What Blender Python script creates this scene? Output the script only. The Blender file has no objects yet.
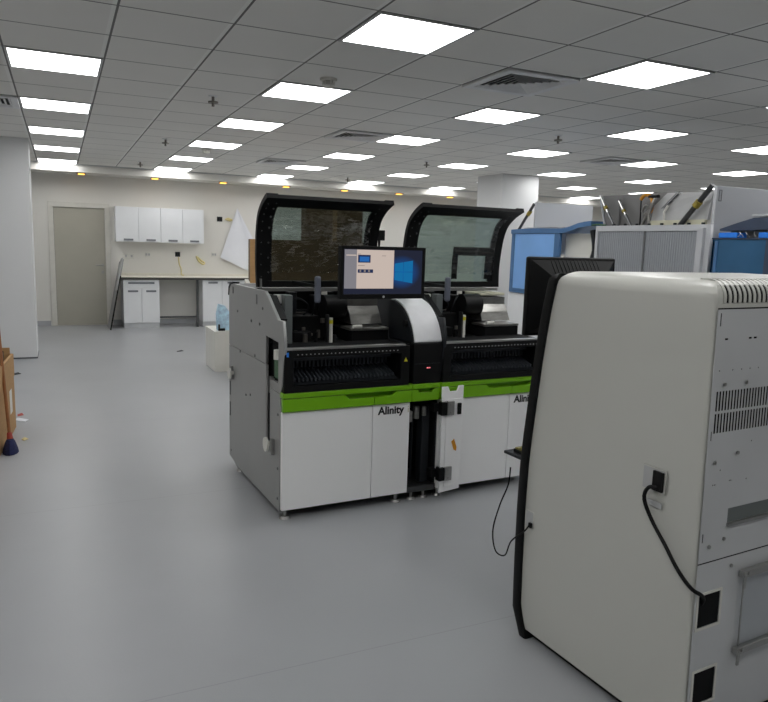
import bpy, bmesh, math, random
from mathutils import Vector, Matrix
random.seed(7)
R = math.radians
C = bpy.context.scene.collection

# ------------------------------------------------------------------ materials
def lin(c):
    out = []
    for v in c:
        v = v / 255.0
        out.append(v / 12.92 if v <= 0.04045 else ((v + 0.055) / 1.055) ** 2.4)
    return (*out, 1.0)

def mat(name, col, rough=0.5, metal=0.0, var=0.06, scale=6.0, bump=0.0, bscale=60.0, spec=0.5, stretch=None):
    m = bpy.data.materials.new(name); m.use_nodes = True
    nt = m.node_tree; b = nt.nodes['Principled BSDF']
    b.inputs['Roughness'].default_value = rough; b.inputs['Metallic'].default_value = metal
    b.inputs['Specular IOR Level'].default_value = spec
    tc = nt.nodes.new('ShaderNodeTexCoord'); nz = nt.nodes.new('ShaderNodeTexNoise')
    nz.inputs['Scale'].default_value = scale; nz.inputs['Detail'].default_value = 4
    src = tc.outputs['Object']
    if stretch:
        mp = nt.nodes.new('ShaderNodeMapping'); mp.inputs['Scale'].default_value = stretch
        nt.links.new(src, mp.inputs['Vector']); src = mp.outputs['Vector']
    nt.links.new(src, nz.inputs['Vector'])
    cr = nt.nodes.new('ShaderNodeValToRGB'); base = lin(col)
    cr.color_ramp.elements[0].position = 0.3; cr.color_ramp.elements[1].position = 0.7
    cr.color_ramp.elements[0].color = (*[max(0, v * (1 - var)) for v in base[:3]], 1)
    cr.color_ramp.elements[1].color = (*[min(1, v * (1 + var)) for v in base[:3]], 1)
    nt.links.new(nz.outputs['Fac'], cr.inputs['Fac']); nt.links.new(cr.outputs['Color'], b.inputs['Base Color'])
    if bump:
        n2 = nt.nodes.new('ShaderNodeTexNoise'); n2.inputs['Scale'].default_value = bscale; n2.inputs['Detail'].default_value = 3
        nt.links.new(src, n2.inputs['Vector'])
        bp = nt.nodes.new('ShaderNodeBump'); bp.inputs['Strength'].default_value = bump; bp.inputs['Distance'].default_value = 0.01
        nt.links.new(n2.outputs['Fac'], bp.inputs['Height']); nt.links.new(bp.outputs['Normal'], b.inputs['Normal'])
    return m

def emis(name, col, strength):
    m = bpy.data.materials.new(name); m.use_nodes = True
    nt = m.node_tree; nt.nodes.remove(nt.nodes['Principled BSDF'])
    e = nt.nodes.new('ShaderNodeEmission'); e.inputs['Color'].default_value = lin(col); e.inputs['Strength'].default_value = strength
    nt.links.new(e.outputs[0], nt.nodes['Material Output'].inputs['Surface'])
    return m

def film(name, tint, gloss=0.12, rough=0.08, bump=0.0, bscale=8.0, gcol=(255, 255, 255), stretch=(1, 1, 1)):
    """tinted see-through sheet: transparent + a glossy coat"""
    m = bpy.data.materials.new(name); m.use_nodes = True
    nt = m.node_tree; nt.nodes.remove(nt.nodes['Principled BSDF'])
    t = nt.nodes.new('ShaderNodeBsdfTransparent'); t.inputs['Color'].default_value = lin(tint)
    g = nt.nodes.new('ShaderNodeBsdfGlossy'); g.inputs['Roughness'].default_value = rough; g.inputs['Color'].default_value = lin(gcol)
    mx = nt.nodes.new('ShaderNodeMixShader'); mx.inputs[0].default_value = gloss
    nt.links.new(t.outputs[0], mx.inputs[1]); nt.links.new(g.outputs[0], mx.inputs[2])
    if bump:
        tc = nt.nodes.new('ShaderNodeTexCoord'); mp = nt.nodes.new('ShaderNodeMapping'); mp.inputs['Scale'].default_value = stretch
        nz = nt.nodes.new('ShaderNodeTexNoise'); nz.inputs['Scale'].default_value = bscale; nz.inputs['Detail'].default_value = 3
        nt.links.new(tc.outputs['Object'], mp.inputs['Vector']); nt.links.new(mp.outputs['Vector'], nz.inputs['Vector'])
        bp = nt.nodes.new('ShaderNodeBump'); bp.inputs['Strength'].default_value = bump; bp.inputs['Distance'].default_value = 0.03
        nt.links.new(nz.outputs['Fac'], bp.inputs['Height']); nt.links.new(bp.outputs['Normal'], g.inputs['Normal'])
    nt.links.new(mx.outputs[0], nt.nodes['Material Output'].inputs['Surface'])
    return m

def math_node(nt, op, a, b=None):
    n = nt.nodes.new('ShaderNodeMath'); n.operation = op
    for i, v in enumerate((a, b)):
        if v is None: continue
        if isinstance(v, (int, float)): n.inputs[i].default_value = v
        else: nt.links.new(v, n.inputs[i])
    return n.outputs[0]

def ceiling_mat():
    m = mat('ceiling_tile', (232, 231, 227), 0.75, var=0.02, scale=1.2, bump=0.08, bscale=150)
    nt = m.node_tree; b = nt.nodes['Principled BSDF']
    base = b.inputs['Base Color'].links[0].from_socket
    tc = nt.nodes.new('ShaderNodeTexCoord'); sp = nt.nodes.new('ShaderNodeSeparateXYZ')
    nt.links.new(tc.outputs['Object'], sp.inputs[0])
    def dist(s, off):        # distance to the nearest 0.6 m grid line
        f = math_node(nt, 'FRACT', math_node(nt, 'ADD', math_node(nt, 'DIVIDE', math_node(nt, 'ADD', s, off), 0.6), 0.5))
        return math_node(nt, 'MULTIPLY', math_node(nt, 'ABSOLUTE', math_node(nt, 'SUBTRACT', f, 0.5)), 0.6)
    dx = dist(sp.outputs[0], 30.0); dy = dist(sp.outputs[1], 30.0)
    dark = math_node(nt, 'LESS_THAN', math_node(nt, 'MINIMUM', dx, dy), 0.0065)
    pale = math_node(nt, 'LESS_THAN', dist(sp.outputs[0], 30.017), 0.012)
    mx1 = nt.nodes.new('ShaderNodeMix'); mx1.data_type = 'RGBA'
    nt.links.new(pale, mx1.inputs[0]); nt.links.new(base, mx1.inputs[6]); mx1.inputs[7].default_value = lin((240, 240, 237))
    mx2 = nt.nodes.new('ShaderNodeMix'); mx2.data_type = 'RGBA'
    nt.links.new(dark, mx2.inputs[0]); nt.links.new(mx1.outputs[2], mx2.inputs[6]); mx2.inputs[7].default_value = lin((110, 110, 108))
    nt.links.new(mx2.outputs[2], b.inputs['Base Color'])
    return m

def floor_mat():
    m = mat('vinyl_floor', (158, 160, 163), 0.34, var=0.04, scale=1.1, bump=0.03, bscale=90, spec=0.35)
    nt = m.node_tree; b = nt.nodes['Principled BSDF']
    base = b.inputs['Base Color'].links[0].from_socket
    tc = nt.nodes.new('ShaderNodeTexCoord')
    # scuffs: thin dark streaks, and welded sheet seams every 2 m
    mp = nt.nodes.new('ShaderNodeMapping'); mp.inputs['Scale'].default_value = (9, 2.2, 1); mp.inputs['Rotation'].default_value = (0, 0, 0.5)
    nt.links.new(tc.outputs['Object'], mp.inputs['Vector'])
    nz = nt.nodes.new('ShaderNodeTexNoise'); nz.inputs['Scale'].default_value = 2.2; nz.inputs['Detail'].default_value = 8; nz.inputs['Roughness'].default_value = 0.7
    nt.links.new(mp.outputs['Vector'], nz.inputs['Vector'])
    cr = nt.nodes.new('ShaderNodeValToRGB'); cr.color_ramp.elements[0].position = 0.66; cr.color_ramp.elements[1].position = 0.80
    cr.color_ramp.elements[1].color = (0.35, 0.35, 0.35, 1)
    nt.links.new(nz.outputs['Fac'], cr.inputs['Fac'])
    sp = nt.nodes.new('ShaderNodeSeparateXYZ'); nt.links.new(tc.outputs['Object'], sp.inputs[0])
    f = math_node(nt, 'FRACT', math_node(nt, 'DIVIDE', math_node(nt, 'ADD', sp.outputs[1], 32.30), 2.0))
    seam = math_node(nt, 'MULTIPLY', math_node(nt, 'LESS_THAN', f, 0.0022), 0.35)
    fac = math_node(nt, 'MAXIMUM', cr.outputs['Color'], seam)
    mx = nt.nodes.new('ShaderNodeMix'); mx.data_type = 'RGBA'
    nt.links.new(fac, mx.inputs[0]); nt.links.new(base, mx.inputs[6]); mx.inputs[7].default_value = lin((120, 120, 122))
    nt.links.new(mx.outputs[2], b.inputs['Base Color'])
    return m

M = {}
M['ceiling'] = ceiling_mat(); M['floor'] = floor_mat()
M['wall'] = mat('wall_paint', (226, 224, 218), 0.8, var=0.015, scale=0.8, bump=0.02)
M['wall_cool'] = mat('pillar_paint', (214, 215, 216), 0.8, var=0.015, scale=0.8, bump=0.02)
M['skirt'] = mat('dark_skirting', (88, 90, 94), 0.5)
M['skirt_pale'] = mat('coved_vinyl', (176, 178, 182), 0.5)
M['door'] = mat('door_laminate', (176, 173, 160), 0.55, var=0.02, scale=3)
M['door_frame'] = mat('door_frame_paint', (214, 212, 204), 0.5)
M['white'] = mat('white_laminate', (232, 234, 236), 0.35, var=0.01)
M['plinth'] = mat('plinth_grey', (198, 200, 202), 0.5)
M['steel'] = mat('brushed_steel', (170, 170, 168), 0.35, 0.9, var=0.08, scale=14, stretch=(1, 12, 1))
M['handle'] = mat('handle_grey', (120, 124, 130), 0.45, 0.5)
M['steel_dark'] = mat('dark_steel', (84, 85, 86), 0.35, 0.8, var=0.15, scale=5)
M['counter'] = mat('counter_top', (226, 222, 210), 0.3, var=0.04, scale=30)
M['counter_edge'] = mat('counter_edge', (66, 64, 62), 0.5)
M['led'] = emis('led_diffuser', (253, 253, 252), 8.5)
M['warm'] = emis('warm_spot', (255, 190, 84), 3.0)
M['led_frame'] = mat('light_frame', (205, 206, 206), 0.5)
M['vent'] = mat('vent_paint', (228, 229, 230), 0.5)
M['vent_dark'] = mat('vent_shadow_gap', (20, 22, 24), 0.8)
M['sprinkler'] = mat('sprinkler_metal', (120, 116, 110), 0.4, 0.6)
M['plastic_white'] = mat('white_plastic', (220, 219, 212), 0.4, var=0.02)
M['panel_grey'] = mat('painted_sheet_metal', (158, 159, 158), 0.42, 0.25, var=0.03, scale=3, bump=0.02, bscale=120)
M['panel_edge'] = mat('sheet_metal_edge', (110, 111, 112), 0.4, 0.5)
M['door_white'] = mat('white_enamel', (248, 248, 248), 0.32, var=0.01, scale=2)
M['green'] = mat('lime_green_plastic', (118, 180, 16), 0.4, var=0.03)
M['black'] = mat('black_plastic', (9, 10, 11), 0.5, var=0.15, scale=12, spec=0.25)
M['black_matte'] = mat('matt_black', (11, 12, 14), 0.75, var=0.2, scale=9, spec=0.2)
M['charcoal'] = mat('charcoal_plastic', (32, 35, 39), 0.5, var=0.1, spec=0.3)
M['post'] = mat('grey_green_post', (112, 118, 118), 0.45, 0.2)
M['grip'] = mat('slate_grip', (96, 101, 114), 0.55)
M['silver'] = mat('satin_silver', (150, 149, 145), 0.3, 0.85, var=0.2, scale=4, stretch=(3, 1, 9))
M['beige'] = mat('pale_beige_plastic', (205, 203, 180), 0.45)
M['lightgrey'] = mat('light_grey_plastic', (180, 181, 182), 0.45)
M['wrap_white'] = mat('protective_sheet', (230, 231, 234), 0.5, var=0.05, scale=9, bump=0.25, bscale=16)
M['window'] = film('smoked_window', (188, 197, 195), 0.06, 0.12)
M['window_clear'] = film('clear_window', (198, 209, 206), 0.07, 0.12)
M['wrap'] = film('cling_wrap', (240, 242, 242), 0.08, 0.06, bump=0.6, bscale=3.2, stretch=(1.2, 1.2, 5))
M['ink'] = mat('black_ink', (20, 20, 24), 0.6)
M['tan_ink'] = mat('tan_ink', (200, 192, 168), 0.6)
M['led_red'] = emis('indicator_pink', (255, 130, 140), 1.2)
M['yellow'] = mat('warning_yellow', (214, 206, 40), 0.5)
M['strut_yellow'] = mat('worn_yellow_black', (150, 134, 52), 0.5, var=0.3, scale=40)
M['orange'] = mat('orange_sticker', (208, 142, 30), 0.6)
M['pcb'] = mat('circuit_green', (52, 96, 62), 0.5, var=0.4, scale=60)
M['brass'] = mat('bronze_fitting', (150, 112, 60), 0.4, 0.6)
M['cardboard'] = mat('cardboard', (176, 138, 92), 0.8, var=0.08, scale=8, stretch=(1, 1, 10))
M['cardboard_in'] = mat('cardboard_inside', (150, 116, 78), 0.85)
M['cardboard_dark'] = mat('dark_cardboard', (112, 88, 64), 0.85, var=0.08)
M['wood'] = mat('broom_wood', (150, 96, 52), 0.5, var=0.15, scale=20, stretch=(4, 4, 1))
M['navy'] = mat('navy_bristle', (32, 38, 78), 0.9, var=0.3, scale=60)
M['red'] = mat('red_plastic', (176, 70, 58), 0.5)
M['blue_film'] = mat('sky_blue_film', (128, 178, 238), 0.3, var=0.05, scale=2.5)
M['blue_frame'] = mat('steel_blue_cover', (70, 112, 158), 0.4, var=0.08, scale=5)
M['blue_foam'] = mat('bright_blue_foam', (44, 132, 240), 0.8, var=0.06, scale=30)
M['blue_dark'] = mat('deep_blue_film', (52, 98, 136), 0.25, var=0.08, scale=4)
M['navy_hood'] = mat('slate_blue_hood', (58, 70, 92), 0.4)
M['blue_pack'] = mat('pale_blue_pack', (184, 216, 244), 0.5, var=0.25, scale=25)
M['shell'] = mat('ivory_shell', (200, 200, 194), 0.3, var=0.012, scale=2, spec=0.5)
M['rear_metal'] = mat('galvanised_sheet', (204, 206, 208), 0.45, 0.2, var=0.05, scale=3, bump=0.03, bscale=200)
M['grey_cab'] = mat('cool_grey_cabinet', (192, 194, 198), 0.45, var=0.015, scale=2)
M['mirror'] = mat('dull_lid_steel', (112, 112, 112), 0.42, 0.35, var=0.1, scale=2)
M['tape'] = mat('yellow_tape', (222, 208, 150), 0.6)
M['paper'] = mat('white_sheet', (228, 230, 236), 0.6, var=0.02, bump=0.1, bscale=9)
M['grey_board'] = mat('grey_board', (150, 152, 154), 0.5)

def tambour_mat():
    m = mat('tambour_shutter', (150, 154, 160), 0.45, 0.1, var=0.02)
    nt = m.node_tree; b = nt.nodes['Principled BSDF']
    tc = nt.nodes.new('ShaderNodeTexCoord'); w = nt.nodes.new('ShaderNodeTexWave'); w.bands_direction = 'Y'
    w.inputs['Scale'].default_value = 13; nt.links.new(tc.outputs['Object'], w.inputs['Vector'])
    bp = nt.nodes.new('ShaderNodeBump'); bp.inputs['Strength'].default_value = 0.5; bp.inputs['Distance'].default_value = 0.01
    nt.links.new(w.outputs['Fac'], bp.inputs['Height']); nt.links.new(bp.outputs['Normal'], b.inputs['Normal'])
    return m
M['tambour'] = tambour_mat()

def wallpaper_screen():
    m = bpy.data.materials.new('desktop_backlight'); m.use_nodes = True
    nt = m.node_tree; nt.nodes.remove(nt.nodes['Principled BSDF'])
    tc = nt.nodes.new('ShaderNodeTexCoord'); mp = nt.nodes.new('ShaderNodeMapping')
    mp.inputs['Location'].default_value = (-0.175 * 8, 0, -0.155 * 10); mp.inputs['Scale'].default_value = (8, 0, 10)
    gr = nt.nodes.new('ShaderNodeTexGradient'); gr.gradient_type = 'SPHERICAL'
    nt.links.new(tc.outputs['Object'], mp.inputs['Vector']); nt.links.new(mp.outputs['Vector'], gr.inputs['Vector'])
    cr = nt.nodes.new('ShaderNodeValToRGB'); cr.color_ramp.elements[0].color = lin((44, 48, 66)); cr.color_ramp.elements[1].color = lin((24, 104, 190))
    e = nt.nodes.new('ShaderNodeEmission'); e.inputs['Strength'].default_value = 0.62
    nt.links.new(gr.outputs['Fac'], cr.inputs['Fac']); nt.links.new(cr.outputs['Color'], e.inputs['Color'])
    nt.links.new(e.outputs[0], nt.nodes['Material Output'].inputs['Surface'])
    return m
M['screen'] = wallpaper_screen()
M['app'] = emis('app_window', (206, 190, 180), 0.8)
M['sidebar'] = emis('app_sidebar', (138, 136, 142), 0.75)
M['thumb'] = emis('thumb_dark', (34, 48, 82), 0.9)
M['thumb_blue'] = emis('thumb_blue', (40, 100, 170), 0.9)
M['thumb_pale'] = emis('thumb_pale', (130, 120, 116), 0.9)
M['logo_cyan'] = emis('logo_cyan', (30, 128, 192), 0.6)
M['logo_teal'] = emis('logo_teal', (80, 190, 225), 1.1)

# ------------------------------------------------------------------ geometry helpers
def box(bm, x0, x1, y0, y1, z0, z1, bev=0.0, seg=2):
    t = bmesh.new()
    bmesh.ops.create_cube(t, size=1.0)
    for v in t.verts:
        v.co = Vector(((x0 + x1) / 2 + v.co.x * (x1 - x0), (y0 + y1) / 2 + v.co.y * (y1 - y0), (z0 + z1) / 2 + v.co.z * (z1 - z0)))
    if bev:
        bmesh.ops.bevel(t, geom=list(t.edges), offset=bev, segments=seg, profile=0.5, affect='EDGES')
    merge(bm, t)
    return bm

def merge(bm, t, mtx=None):
    if mtx is not None: bmesh.ops.transform(t, matrix=mtx, verts=t.verts)
    me = bpy.data.meshes.new('tmp'); t.to_mesh(me); t.free()
    bm.from_mesh(me); bpy.data.meshes.remove(me)

def cyl(bm, p0, p1, r0, r1=None, n=16):
    p0, p1 = Vector(p0), Vector(p1); d = p1 - p0
    t = bmesh.new()
    bmesh.ops.create_cone(t, cap_ends=True, segments=n, radius1=r0, radius2=r0 if r1 is None else r1, depth=d.length)
    merge(bm, t, Matrix.Translation((p0 + p1) / 2) @ d.to_track_quat('Z', 'Y').to_matrix().to_4x4())
    return bm

def smooth_path(pts, n=6):
    P = [Vector(p) for p in pts]; out = []
    for i in range(len(P) - 1):
        a, b, c, d = P[max(i - 1, 0)], P[i], P[i + 1], P[min(i + 2, len(P) - 1)]
        for k in range(n):
            t = k / n
            out.append(0.5 * ((2 * b) + (c - a) * t + (2 * a - 5 * b + 4 * c - d) * t * t + (3 * b - a - 3 * c + d) * t ** 3))
    out.append(P[-1]); return out

def tube(bm, pts, r, n=8, smooth=True):
    P = smooth_path(pts) if smooth else [Vector(p) for p in pts]
    rings = []; up = Vector((0.13, 0.21, 0.97))
    for i, p in enumerate(P):
        d = (P[min(i + 1, len(P) - 1)] - P[max(i - 1, 0)]).normalized()
        a = d.cross(up).normalized(); b = d.cross(a).normalized()
        rings.append([bm.verts.new(p + r * (math.cos(2 * math.pi * k / n) * a + math.sin(2 * math.pi * k / n) * b)) for k in range(n)])
    for u, w in zip(rings, rings[1:]):
        for k in range(n): bm.faces.new((u[k], u[(k + 1) % n], w[(k + 1) % n], w[k]))
    bm.faces.new(rings[0]); bm.faces.new(rings[-1]); return bm

def prism(bm, poly, axis, a0, a1):
    """extrude a 2-D polygon along an axis: axis 'x' poly=(y,z), 'y' poly=(x,z), 'z' poly=(x,y)"""
    def P(u, v, a): return {'x': (a, u, v), 'y': (u, a, v), 'z': (u, v, a)}[axis]
    A = [bm.verts.new(P(u, v, a0)) for u, v in poly]; B = [bm.verts.new(P(u, v, a1)) for u, v in poly]
    bm.faces.new(A); bm.faces.new(B)
    for i in range(len(poly)):
        j = (i + 1) % len(poly); bm.faces.new((A[i], A[j], B[j], B[i]))
    return bm

def sweep(bm, prof, x0, x1, th):
    """a bent sheet: profile of (y,z) points swept from x0 to x1 with thickness th towards +normal"""
    n = len(prof); off = []
    for i in range(n):
        a = Vector(prof[max(i - 1, 0)]); b = Vector(prof[min(i + 1, n - 1)]); d = (b - a).normalized()
        off.append((prof[i][0] + d.y * th, prof[i][1] - d.x * th))
    prism(bm, list(prof) + off[::-1], 'x', x0, x1); return bm

def plate(bm, outlines, th, mapping, bev=0.0):
    """flat plate from 2-D outlines (first outer, rest holes) -> 3-D by mapping(u, v, w)"""
    cu = bpy.data.curves.new('tmp', 'CURVE'); cu.dimensions = '2D'; cu.fill_mode = 'BOTH'; cu.extrude = th / 2 - bev
    cu.bevel_depth = bev; cu.bevel_resolution = 1; cu.offset = -bev
    for ol in outlines:
        s = cu.splines.new('POLY'); s.points.add(len(ol) - 1); s.use_cyclic_u = True
        for p, (u, v) in zip(s.points, ol): p.co = (u, v, 0, 1)
    return _from_curve(bm, cu, mapping)

def _from_curve(bm, cu, mapping):
    o = bpy.data.objects.new('tmp', cu); C.objects.link(o)
    bpy.context.view_layer.update()
    me = bpy.data.meshes.new_from_object(o.evaluated_get(bpy.context.evaluated_depsgraph_get()))
    t = bmesh.new(); t.from_mesh(me)
    for v in t.verts: v.co = Vector(mapping(*v.co))
    bpy.data.objects.remove(o); bpy.data.curves.remove(cu); bpy.data.meshes.remove(me)
    merge(bm, t); return bm

def lettering(bm, text, size, mapping, bold=0.004):
    cu = bpy.data.curves.new('tmp', 'FONT'); cu.body = text; cu.size = size; cu.extrude = 0.0008; cu.offset = bold
    return _from_curve(bm, cu, mapping)

def rect(u0, u1, v0, v1): return [(u0, v0), (u1, v0), (u1, v1), (u0, v1)]
def circ(u, v, r, n=12): return [(u + r * math.cos(2 * math.pi * k / n), v + r * math.sin(2 * math.pi * k / n)) for k in range(n)]
XZ = lambda y: (lambda u, v, w: (u, y + w, v))      # plate facing the y axis
YZ = lambda x: (lambda u, v, w: (x + w, u, v))      # plate facing the x axis

def obj(name, bm, m, parent=None, smooth=False, label=None):
    bmesh.ops.remove_doubles(bm, verts=bm.verts, dist=1e-6)
    bmesh.ops.recalc_face_normals(bm, faces=bm.faces)
    me = bpy.data.meshes.new(name); bm.to_mesh(me); bm.free()
    if smooth:
        for p in me.polygons: p.use_smooth = True
        try: me.set_sharp_from_angle(angle=R(38))
        except Exception: pass
    o = bpy.data.objects.new(name, me); C.objects.link(o)
    me.materials.append(M[m] if isinstance(m, str) else m)
    if parent is not None: o.parent = parent
    if label: o['label'] = label
    return o

def B(*a, **k): return box(bmesh.new(), *a, **k)
def CY(*a, **k): return cyl(bmesh.new(), *a, **k)
def PR(*a): return prism(bmesh.new(), *a)
def PL(*a, **k): return plate(bmesh.new(), *a, **k)

def thing(name, label, cat, loc=(0, 0, 0), rz=0.0, group=None):
    o = bpy.data.objects.new(name, None); C.objects.link(o)
    o.location = loc; o.rotation_euler = (0, 0, rz); o.empty_display_size = 0.1
    o['label'] = label; o['category'] = cat
    if group: o['group'] = group
    return o

def tag(o, label, cat, group=None):
    o['label'] = label; o['category'] = cat
    if group: o['group'] = group
    return o

def struct(name, bm, m, parent=None, label=None):
    o = obj(name, bm, m, parent)
    if parent is None: o['kind'] = 'structure'
    if label: o['label'] = label
    return o

def dup(root, loc, label=None):
    r = root.copy(); C.objects.link(r); r.location = loc
    if label: r['label'] = label
    for ch in list(root.children):
        c = ch.copy(); C.objects.link(c); c.parent = r
        for g in list(ch.children):
            d = g.copy(); C.objects.link(d); d.parent = c
    return r

# ------------------------------------------------------------------ camera (solved from the ceiling grid)
H = 1.60
FPX, YAW, PITCH, ROLL, CX, CY_ = 701.35, 0.43318, -0.15094, 0.03001, -0.316, -4.659
cam = bpy.data.cameras.new('camera'); co = bpy.data.objects.new('camera', cam); C.objects.link(co)
fw = Vector((math.sin(YAW) * math.cos(PITCH), math.cos(YAW) * math.cos(PITCH), math.sin(PITCH)))
rt = Vector((math.cos(YAW), -math.sin(YAW), 0)); up = rt.cross(fw)
r2 = rt * math.cos(ROLL) + up * math.sin(ROLL); u2 = -rt * math.sin(ROLL) + up * math.cos(ROLL)
mw = Matrix((r2, u2, -fw)).transposed().to_4x4(); mw.translation = (CX, CY_, H)
co.matrix_world = mw
cam.sensor_fit = 'HORIZONTAL'; cam.sensor_width = 36; cam.lens = FPX * 36 / 768; cam.clip_start = 0.05
bpy.context.scene.camera = co

# ------------------------------------------------------------------ the room
ZC = 2.77; YB = 9.0; YE = 8.4
XL, XR, YF = -4.2, 13.2, -8.4
struct('floor', B(XL, XR, YF, YB, -0.1, 0), 'floor')
struct('ceiling', B(XL, XR, YF, YE, ZC, ZC + 0.1), 'ceiling')
# back wall with a door opening
DX0, DX1, DZ = -0.40, 0.43, 2.08
struct('wall_back', PL([rect(XL, XR, 0, ZC), rect(DX0, DX1, 0.0005, DZ)], 0.15, XZ(YB + 0.075)), 'wall')
struct('wall_front', B(XL, XR, YF - 0.15, YF, 0, ZC), 'wall')
struct('wall_right', B(XR, XR + 0.15, YF, YB, 0, ZC), 'wall')
struct('wall_far_left', B(XL - 0.15, XL, YF, YB, 0, ZC), 'wall')
struct('wall_left', B(XL, -0.63, 5.39, 5.95, 0, ZC), 'wall_cool')
struct('baseboard_left', B(XL, -0.624, 5.384, 5.956, 0.0, 0.02), 'skirt')
struct('trim_1', B(XL, XR, YE, YB, 2.64, ZC), 'wall')       # lowered soffit along the back wall
struct('trim_2', B(XL, XR, YE - 0.02, YE, ZC - 0.02, ZC), 'led_frame')
struct('wall_pillar', B(6.12, 6.82, 4.96, 5.7, 0, ZC), 'wall_cool')
struct('baseboard_pillar', B(6.11, 6.83, 4.95, 5.71, 0, 0.08), 'skirt_pale')
bb = bmesh.new(); box(bb, XL, DX0 - 0.1, YB - 0.012, YB, 0, 0.09); box(bb, DX1 + 0.1, XR, YB - 0.012, YB, 0, 0.09)
struct('baseboard_back', bb, 'skirt_pale')

d = struct('door_1', B(DX0 + 0.003, DX1 - 0.003, YB + 0.01, YB + 0.055, 0.006, DZ - 0.004, bev=0.002), 'door')
fr = PL([[(DX0 - 0.085, 0), (DX0 - 0.001, 0), (DX0 - 0.001, DZ + 0.001), (DX1 + 0.001, DZ + 0.001), (DX1 + 0.001, 0), (DX1 + 0.085, 0), (DX1 + 0.085, DZ + 0.085), (DX0 - 0.085, DZ + 0.085)]], 0.024, XZ(YB - 0.013), bev=0.003)
struct('door_frame', fr, 'door_frame', d)
h = bmesh.new(); cyl(h, (0.375, YB + 0.01, 1.08), (0.375, YB - 0.045, 1.08), 0.011); tube(h, [(0.375, YB - 0.045, 1.08), (0.26, YB - 0.045, 1.08)], 0.010, smooth=False)
cyl(h, (0.375, YB + 0.01, 1.08), (0.375, YB + 0.001, 1.08), 0.026); cyl(h, (0.375, YB + 0.01, 0.955), (0.375, YB - 0.012, 0.955), 0.026)
struct('door_handle', h, 'steel', d)

# ------------------------------------------------------------------ ceiling lights, vents, sprinklers
ROWS = {-4: 'unseen row added by white wall block', -1: 'row leading to the grey door', 2: 'row over the left green striped analyzer', 5: 'row over the right green striped analyzer',
        8: 'row ending beside the white pillar', 11: 'row over the analyzer with grey shutters', 14: 'row furthest from the grey door', 17: 'outermost row beyond the white pillar'}
ORD = {13: 'first from back wall', 10: 'second from back wall', 7: 'third from back wall', 4: 'fourth from back wall', 1: 'fifth from back wall', -2: 'sixth from back wall',
       -5: 'unseen seventh from back wall', -8: 'unseen eighth from back wall', -11: 'ninth from back wall'}
L0 = thing('ceiling_light', '', 'ceiling light', (0, 0, ZC), 0, 'square LED panels in the tiled ceiling')
obj('frame', PL([rect(0.006, 0.594, 0.006, 0.594), rect(0.022, 0.578, 0.022, 0.578)], 0.008, lambda u, v, w: (u, v, w - 0.004)), 'led_frame', L0)
obj('diffuser', B(0.022, 0.578, 0.022, 0.578, -0.005, 0.0), 'led', L0)
first = True
PANEL_ROWS = {-1: (1, 4, 7, 10, 13, -5, -8), 2: (13, 10, 7, 4, 1, -2, -5, -8), 5: (13, 10, 7, 4, 1, -2, -5, -8), 8: (13, 10, 7, 4, 1, -2, -5), -4: (4, 1, -2, -5, -8), 11: (13, 10, 7, 4, 1), 14: (13, 10, 7, 4), 17: (13, 10, 7)}  # panels left of view and behind the camera are added to light the foreground
for i, js in PANEL_ROWS.items():
    for j in js:
        lab = 'square LED ceiling panel, %s, %s' % (ORD[j], ROWS[i])
        loc = (i * 0.6, j * 0.6, ZC)
        if first: L0.location = loc; L0['label'] = lab; first = False
        else: dup(L0, loc, lab)

def make_vent(loc, label):
    t = thing('air_vent', label, 'air vent', loc, 0, 'four-way air diffusers in the ceiling')
    obj('frame', PL([rect(0.005, 0.595, 0.005, 0.595), rect(0.06, 0.54, 0.06, 0.54)], 0.020, lambda u, v, w: (u, v, w - 0.010)), 'vent', t)
    obj('throat', B(0.055, 0.545, 0.055, 0.545, -0.002, -0.0005), 'vent_dark', t)
    l = bmesh.new()
    for k in range(6):
        a = 0.062 + k * 0.040; b = 0.6 - a; ins = 0.022
        for dz in (0.0,):
            o_ = [(a, a), (b, a), (b, b), (a, b)]; i_ = [(a + ins, a + ins), (b - ins, a + ins), (b - ins, b - ins), (a + ins, b - ins)]
            va = [l.verts.new((u, v, -0.018)) for u, v in o_]; vb = [l.verts.new((u, v, -0.003)) for u, v in i_]
            vc = [l.verts.new((u, v, -0.020)) for u, v in o_]; vd = [l.verts.new((u, v, -0.005)) for u, v in i_]
            for q in range(4):
                r_ = (q + 1) % 4
                l.faces.new((va[q], va[r_], vb[r_], vb[q])); l.faces.new((vc[q], vd[q], vd[r_], vc[r_])); l.faces.new((va[q], vc[q], vc[r_], va[r_])); l.faces.new((vb[q], vb[r_], vd[r_], vd[q]))
    obj('louvre', l, 'vent', t)
    return t
v0 = make_vent((2.4, -0.6, ZC), 'square air vent with dark louvres nearest to the green striped analyzers')
for loc, lab in [((2.4, 2.4, ZC), 'square air vent second from the back, between two rows of ceiling lights'),
                 ((2.4, 5.4, ZC), 'square air vent in the ceiling between the lights close to the back wall'),
                 ((-1.2, 2.4, ZC), 'square air vent cut by the photo edge beside the row of lights to the door'),
                 ((6.0, 2.4, ZC), 'square air vent above the white pillar side of the room')]:
    dup(v0, loc, lab)

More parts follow.
